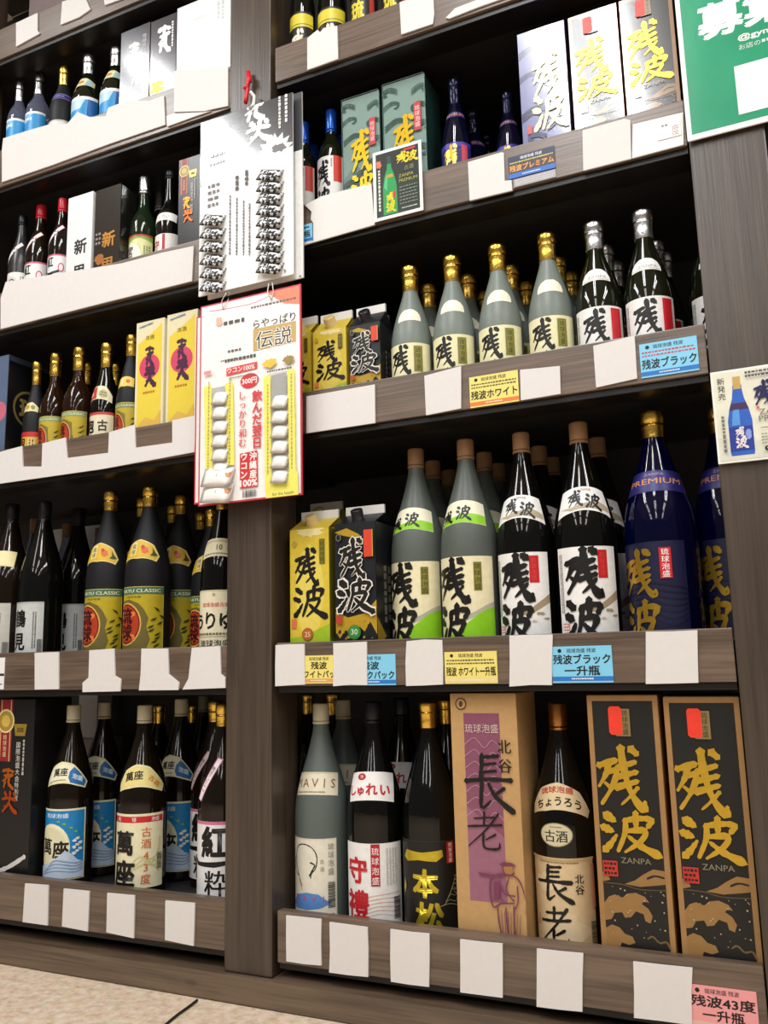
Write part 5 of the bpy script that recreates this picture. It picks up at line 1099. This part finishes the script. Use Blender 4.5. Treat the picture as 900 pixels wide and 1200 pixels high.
# ------------------------------------------------------------------ posters on the right post
def px_dec(D, cx, z0, Y):
    return lambda u, v: ((at(u, v, Y).x-cx)*1000, (at(u, v, Y).z-z0)*1000)
def poster(name, x0, x1, z0, z1, Y, t, base, build, label, cat, rough_=.25, bump=0):
    r = empty(name, ((x0+x1)/2, Y, z0)); w = x1-x0; h = z1-z0
    prism('sheet', [(-w/2, 0), (w/2, 0), (w/2, h), (-w/2, h)], t, mat(base, rough=.4, noise=.015), r)
    D = Dec(); build(D, px_dec(D, (x0+x1)/2, z0, Y-t), w*1000, h*1000)
    link('print', D.mesh('print', on_face(0, -t, 0), clip=(-w*500, 0, w*500, h*1000), base=.0003), r)
    return tag(r, label, cat), r
Yp = -.010; a = at(805.5, 170, Yp); a2 = at(792, 5, Yp); bx = (a.x+a2.x)/2
def green_poster(D, q, w, h):
    g = mat('#2f9c74', rough=.22, noise=.10, bump=.6, nscale=9)
    D.rect(-w/2+7, 9, w/2-7, h-7, g)
    x, y = q(846, 22); D.txt('募集', x+30, y+2, 62, '#f4f6f2', bold=.05, w=128)
    x, y = q(862, 43); D.txt('@gyn0', x+29, y-4, 13, '#f4f6f2', bold=.03, w=52)
    x, y = q(864, 54); D.txt('お店の', x+17, y-4, 10, '#dcece4', w=30).scrib(x+34, y-8, w/2-12, y+1, 1, '#dcece4')
    x0, y1 = q(858, 75); x1, y0 = q(866, 135); D.rect(x0+2, y0, w/2-20, y1-6, '#f2f3ef')
poster('recruiting_poster', bx, bx+.24, a.z+.004, a.z+.34, Yp, .003, '#f1f2ee', green_poster, 'green poster with white lettering fixed to the top of the right post', 'poster')
Yn = -.008; n0 = at(838, 545, Yn); n1 = at(838, 437, Yn); nx0 = (n0.x+n1.x)/2-.001
def new_card(D, q, w, h):
    D.rect(-w/2+3, 3, w/2-3, h-3, '#e6e4cf').poly([(-w/2+3, 3), (w/2-3, 3), (w/2-3, h*.35), (-w*.1, h*.2), (-w/2+3, h*.28)], '#dcdccb')
    L = -w/2
    D.txt('新発売', L+13, h*.80, 11, '#2a2824', vert=True, bold=.01)
    b0 = L+34; s = h/118
    pts = [(-15, 8), (-16, 12), (-16, 52), (-13, 66), (-8, 80), (-6, 92), (-6, 97), (6, 97), (6, 92), (8, 80), (13, 66), (16, 52), (16, 12), (15, 8)]
    D.poly([(b0+x, y*s) for x, y in pts], '#2f62c0').poly([(b0+x, y*s) for x, y in [(-11, 46), (-9, 62), (-4, 72), (0, 70), (0, 46)]], '#5a9ae0')
    D.rect(b0-5, 92*s, b0+5, 108*s, '#c8a45c').poly([(b0+x, y*s) for x, y in [(-10, 74), (10, 74), (13, 66), (-13, 66)]], '#4a2c54').rect(b0-15.5, 14*s, b0+15.5, 44*s, '#2a3c94')
    D.brush('残', b0-7, 30*s, b0+5, 43*s, '#e8dce0', 1.2).brush('波', b0-7, 17*s, b0+7, 30*s, '#e8dce0', 1.2).blob(b0+10, 34*s, 4, 7, '#8aa0e0', seed=3)
    D.brush('残', L+56, h*.56, L+80, h*.83, '#1f1c54', 1.0).brush('波', L+84, h*.58, L+108, h*.82, '#1f1c54', 1.0).rect(L+78, h*.82, L+92, h*.87, '#d8404c').rect(L+57, h*.535, L+61, h*.56, '#d8604c')
    D.txt('ZANPA', L+82, h*.50, 12, '#6a6a60', w=44).txt('PREMIUM', L+86, h*.43, 12, '#6a6a60', w=54).txt('一升瓶', L+80, h*.33, 11, '#3a382e', w=40, bold=.02)
    D.scrib(L+46, h*.88, w/2-8, h*.96, 2, '#4a4c60').scrib(L+60, h*.15, w/2-8, h*.28, 4, '#8a887c', fill=.4).scrib(L+8, h*.10, L+15, h*.5, 1, '#77756a', vert=True).ell(L+66, h*.11, 3.4, 3.4, '#2a2824').rect(L+66, h*.105, L+70, h*.12, '#e6e4cf')
poster('new_product_card', nx0, nx0+.135, n0.z, n1.z, Yn, .004, '#f2f2ea', new_card, 'laminated card picturing a blue bottle on the right post', 'card')

# ------------------------------------------------------------------ snack cards hanging on the left post
def packet_mat(nm, c0, c1, thr, sc):
    m = bpy.data.materials.new(nm); m.use_nodes = True; nt = m.node_tree; b = nt.nodes['Principled BSDF']; b.inputs['Roughness'].default_value = .3
    tc = nt.nodes.new('ShaderNodeTexCoord'); n = nt.nodes.new('ShaderNodeTexNoise'); n.inputs['Scale'].default_value = sc; n.inputs['Detail'].default_value = 3
    r = nt.nodes.new('ShaderNodeValToRGB'); r.color_ramp.interpolation = 'CONSTANT'; r.color_ramp.elements[0].color = hexc(c0); r.color_ramp.elements[1].position = thr; r.color_ramp.elements[1].color = hexc(c1)
    nt.links.new(tc.outputs['Object'], n.inputs['Vector']); nt.links.new(n.outputs['Fac'], r.inputs['Fac']); nt.links.new(r.outputs['Color'], b.inputs['Base Color'])
    return m
PK_B = packet_mat('black_packet_print', '#1b1a1c', '#e6e6e6', .51, 150); PK_W = packet_mat('white_packet_print', '#e6e6e2', '#9a9a94', .66, 90); PK_O = packet_mat('white_orange_print', '#f0eeea', '#cf8a4a', .64, 60)
def packet_mesh(w, h, t, m):
    bm = bmesh.new(); nx, nz = 6, 5; g = []
    for s in (-1, 1):
        g.append([[bm.verts.new((-w/2+w*i/nx, s*t*math.sin(PI*i/nx)**.6*math.sin(PI*j/nz)**.6*.5 if 0 < i < nx and 0 < j < nz else 0, -h/2+h*j/nz)) for i in range(nx+1)] for j in range(nz+1)])
    for s, q in enumerate(g):
        for j in range(nz):
            for i in range(nx):
                f = (q[j][i], q[j][i+1], q[j+1][i+1], q[j+1][i]); bm.faces.new(f if s == 0 else f[::-1]).smooth = True
    bmesh.ops.remove_doubles(bm, verts=bm.verts, dist=1e-5)
    me = bpy.data.meshes.new('snack_packet'); bm.to_mesh(me); bm.free(); me.materials.append(m); return me
def packets(root, Y, me, pix, tilt):
    for (u, v, rz) in pix:
        P = at(u, v, Y); o = link('snack_packet', me, root); o.location = P-root.location; o.rotation_euler = (tilt, rz, 0)
Y1 = -.030
X0, X1, Z0, Z1 = -.960, -.7475, H+.697, H+1.066
def snack1(D, q, w, h):
    D.rect(-w/2, 0, w/2, h, '#f2f2f0')
    dk = gl('#3a3a3e'); Q = lambda pts: [q(u, v) for u, v in pts]
    x, ydark = q(290, 207)
    D.poly([(-w/2, h*.62), (w*.16, h*.655), (w/2, h*.70), (w/2, h), (-w/2, h)], dk)
    # white starburst
    cx, cy = q(322, 176); pts = []
    for k in range(28):
        r_ = 40 if k % 2 else 28; pts.append((cx+r_*1.05*math.cos(2*PI*k/28), cy-4+r_*math.sin(2*PI*k/28)))
    D.poly(pts, '#f2f2f0'); D.blob(cx+10, cy+2, 15, 9, '#6a6a6c', seed=4)
    x, y = q(300, 150); D.brush('α', x-28, y+14, x+22, y+64, '#f4f4f2', 1.2).brush('β', x-22, y-34, x+34, y+14, '#f4f4f2', 1.2)
    x, y = q(333, 130); D.scrib(x-14, y-34, x-5, y+40, 1, '#e8e8e6', vert=True, seed=4).scrib(x, y-26, x+10, y+58, 1, '#e8e8e6', vert=True, seed=6)
    x, y = q(258, 185); D.scrib(x-26, y-14, x+10, y-4, 1, '#d8d8d6', seed=3).scrib(x-22, y+4, x+16, y+14, 1, '#e8e8e6', seed=5)
    x, y = q(251, 225); D.scrib(x-14, y-34, x+14, y+20, 4, '#5a5a5c', seed=8, fill=.5)
    for i, u in enumerate((270, 278, 286, 293)):
        x, y = q(u, 265); D.scrib(x-4, y-60, x+4, y+64-6*i, 1, '#55555a', vert=True, seed=10+i, fill=.5)
    x, y = q(285, 218); D.scrib(x-20, y-12, x-6, y+24, 1, '#2a2a2c', vert=True, seed=21).scrib(x+2, y-8, x+16, y+30, 1, '#2a2a2c', vert=True, seed=22)
    x, y = q(335, 318); D.rect(x-3, y-1, x+1, y+3, '#6a6a6c')
t_, r1 = poster('snack_display_card', X0, X1, Z0, Z1, Y1, .003, '#f0f0ee', snack1, 'black and white hanging card of snack packets, the front one of two', 'display card')
mB = packet_mesh(.052, .029, .012, PK_B)
packets(r1, Y1-.009, mB, [(249, 258+15.5*k, .28) for k in range(6)]+[(316, 205+13.6*k, .28) for k in range(9)], -.35)
def snack_back(D, q, w, h): D.rect(-w/2, 0, w/2, h, '#ecebe8').rect(-w/2, h*.68, w/2, h, '#3a3a3e').rect(w*.46, 2, w*.48, 5, '#6a6a6c')
poster('snack_display_card', X0+.012, X1+.013, Z0-.004, Z1+.006, Y1+.013, .003, '#e9e8e4', snack_back, 'black and white hanging card just behind the front snack card', 'display card')
Y2 = -.030
x0, x1, z0, z1 = -.9545, -.7325, H+.284, H+.675
def snack2(D, q, w, h):
    D.rect(-w/2, 0, w/2, h, '#c8384a').rect(-w/2+3, 3, w/2-3, h-3, '#f5f3ef')
    L = -w/2; Q = lambda pts: [q(u, v) for u, v in pts]
    D.poly([(w*.18, h-3), (w/2-3, h-3), (w/2-3, h*.90), (w*.34, h*.92)], '#e88a6c').line([(L+20, h*.965), (0, h*.955), (w*.2, h*.975)], 1.2, '#c86a6c').scrib(w*.02, h*.925, w*.46, h*.945, 1, '#7a6a64')
    x, y = q(321, 378); D.txt('らやっぱり', x+1, y+4, 19, '#33302c', w=90, bold=.01)
    D.poly(Q([(297, 386), (347, 376), (347, 400), (297, 412)]), '#c8aa6c'); x, y = q(321, 395); D.txt('伝説', x, y-1, 36, '#f6f2e8', bold=.06, w=76).txt('伝説', x, y-1, 36, '#35302a', bold=.0, w=76)
    x, y = q(275, 377); D.scrib(x-24, y-8, x+28, y+8, 1, '#55524e', fill=.5).scrib(x-14, y-62, x+20, y-52, 1, '#66625e', fill=.5).scrib(x-30, y-76, x+6, y-70, 1, '#88847e', fill=.4).blob(x-34, y+6, 7, 10, '#f0b8a4', seed=4)
    x, y = q(282, 420); D.scrib(x-34, y-4, x+34, y+4, 1, '#55524e', fill=.8)
    D.poly(Q([(266, 432), (302, 424), (302, 432), (266, 441)]), '#df4a44'); x, y = q(284, 432); D.txt('ウコン100%', x-2, y, 12, '#f8e4e0', bold=.04, w=60)
    x, y = q(293, 445); D.ell(x, y-2, 20, 14, '#d8383c').txt('300円', x, y-2, 13, '#fbeeee', bold=.04, w=32)
    x, y = q(285, 438); D.scrib(x-30, y-7, x+26, y-2, 1, '#77736c', fill=.5)
    for u, c, b in ((302, '飲んだ翌日', .04), (285, 'しっかり和む', .02)):
        x, y = q(u, 490); D.txt(c, x, y-2, 22 if u == 302 else 18, '#d8484c', vert=True, bold=b, adv=1.0)
    D.poly(Q([(282, 532), (302.5, 528), (303, 570), (282, 573)]), '#d23a38')
    x, y = q(297.5, 545); D.txt('沖縄産', x, y, 16, '#fbf0ee', vert=True, bold=.04); x, y = q(287, 546); D.txt('ウコン', x, y, 16, '#fbf0ee', vert=True, bold=.04); x, y = q(292.5, 566); D.txt('100%', x, y, 17, '#fbf0ee', bold=.05, w=36)
    x, y = q(293, 579); D.bars(x-14, y-6, x+14, y+7)
    for (a1, b1, c1, d1) in ((240, 452, 249, 550), (265, 448, 274, 546), (310, 440, 318, 572), (338, 432, 346, 556)):
        D.poly(Q([(a1, b1+2), (c1, b1), (c1+2, d1-1), (a1+2, d1)]), '#f2ea6c'); xx, yy = q((a1+c1)/2+1, (b1+d1)/2); D.scrib(xx-4, yy-90, xx+4, yy+88, 1, '#b8a85c', vert=True, fill=.45, seed=int(a1))
    D.poly(Q([(312, 558), (350, 552), (351, 580), (313, 586)]), '#f2ea6c'); x, y = q(333, 577); D.txt('for the health', x, y-2, 8, '#3a3630', w=44)
    D.poly(Q([(250, 456), (265, 453), (266, 550), (251, 553)]), '#b9b9b4').poly(Q([(319, 441), (337, 437), (339, 554), (320, 558)]), '#a8a8a2')
    x, y = q(317, 426); D.blob(x, y, 14, 8, '#e8c84c', seed=5); x, y = q(340, 422); D.blob(x, y, 11, 8, '#a08a4c', seed=7); x, y = q(329, 431); D.scrib(x-26, y-8, x+28, y-2, 1, '#4a4640', fill=.6)
    x, y = q(245, 438); D.rect(x-8, y-3, x+8, y+4, '#e89a94')
t_, r2 = poster('snack_display_card', x0, x1, z0, z1, Y2, .003, '#c8384a', snack2, 'white red-edged hanging card with yellow strips, the front one of two', 'display card')
mW = packet_mesh(.034, .030, .010, PK_W); mO = packet_mesh(.066, .040, .014, PK_O)
packets(r2, Y2-.008, mW, [(258, 466+16.5*k, .12) for k in range(6)]+[(328, 470+17.5*k, .12) for k in range(6)], -.3)
packets(r2, Y2-.011, mO, [(255, 559, .08), (254, 578, .08)], -.3)
def snack2b(D, q, w, h): D.rect(-w/2, 0, w/2, h, '#c8384a').rect(-w/2+3, 3, w/2-3, h-3, '#f3f1ed').scrib(-w/2+8, h*.05, -w/2+22, h*.9, 1, '#77736c', vert=True, fill=.5)
poster('snack_display_card', x0-.020, x1-.045, z0+.008, z1-.012, Y2+.014, .003, '#c8384a', snack2b, 'white red-edged hanging card just behind the yellow-striped one', 'display card')
# hook and threads
bm = bmesh.new(); tube(bm, [at(291, 84, -.012), at(291, 92, -.014), at(290, 101, -.014), at(289, 112, -.014), at(288, 120, -.02)], .0042, 10)
tube(bm, [at(286, 105, -.016), at(290, 100, -.016), at(293, 96, -.016), at(292, 88, -.016)], .0042, 10)
bmesh.ops.recalc_face_normals(bm, faces=bm.faces)
me = bpy.data.meshes.new('hook'); bm.to_mesh(me); bm.free(); me.materials.append(mat('#d8202c', rough=.35)); tag(link('card_hook', me), 'bright red plastic hook on the left post above snack cards', 'hook')
bm = bmesh.new(); tube(bm, [at(294, 108, -.02), at(298, 113, -.026), at(297, 122, -.036), at(292, 128, -.036)], .0032, 8); bmesh.ops.recalc_face_normals(bm, faces=bm.faces)
me = bpy.data.meshes.new('clip'); bm.to_mesh(me); bm.free(); me.materials.append(mat('#eceae6', rough=.35)); tag(link('card_clip', me), 'small white clip holding the snack card below red hook', 'clip')
for (ua, va, ub, vb, t) in ((265, 343, 261, 362, 'white thread at the left joining the two hanging cards'), (315, 332, 318, 352, 'white thread at the right joining the two hanging cards')):
    bm = bmesh.new(); tube(bm, [at(ua, va, -.034), at((ua+ub)/2-3, (va+vb)/2, -.036), at(ub, vb, -.0345)], .0009, 6); tube(bm, [at(ua+4, va-1, -.034), at((ua+ub)/2+4, (va+vb)/2, -.036), at(ub, vb, -.0355)], .0009, 6)
    me = bpy.data.meshes.new('thread'); bm.to_mesh(me); bm.free(); me.materials.append(mat('#e8e6e2', rough=.5)); tag(link('thread', me), t, 'thread')
# dark strip on the floor
def on_floor(u, v):
    d = CR*((u-450)/FPX)-CU*((v-600)/FPX)+CF; return CAM+d*((0.0025-CAM.z)/d.z)
bm = bmesh.new(); tube(bm, [on_floor(231, 1172), on_floor(222, 1179), on_floor(208, 1189), on_floor(180, 1212)], .0022, 6)
me = bpy.data.meshes.new('strip'); bm.to_mesh(me); bm.free(); me.materials.append(mat('#1c1a18', rough=.6)); tag(link('floor_strip', me), 'thin dark strip lying on the speckled floor', 'strip')
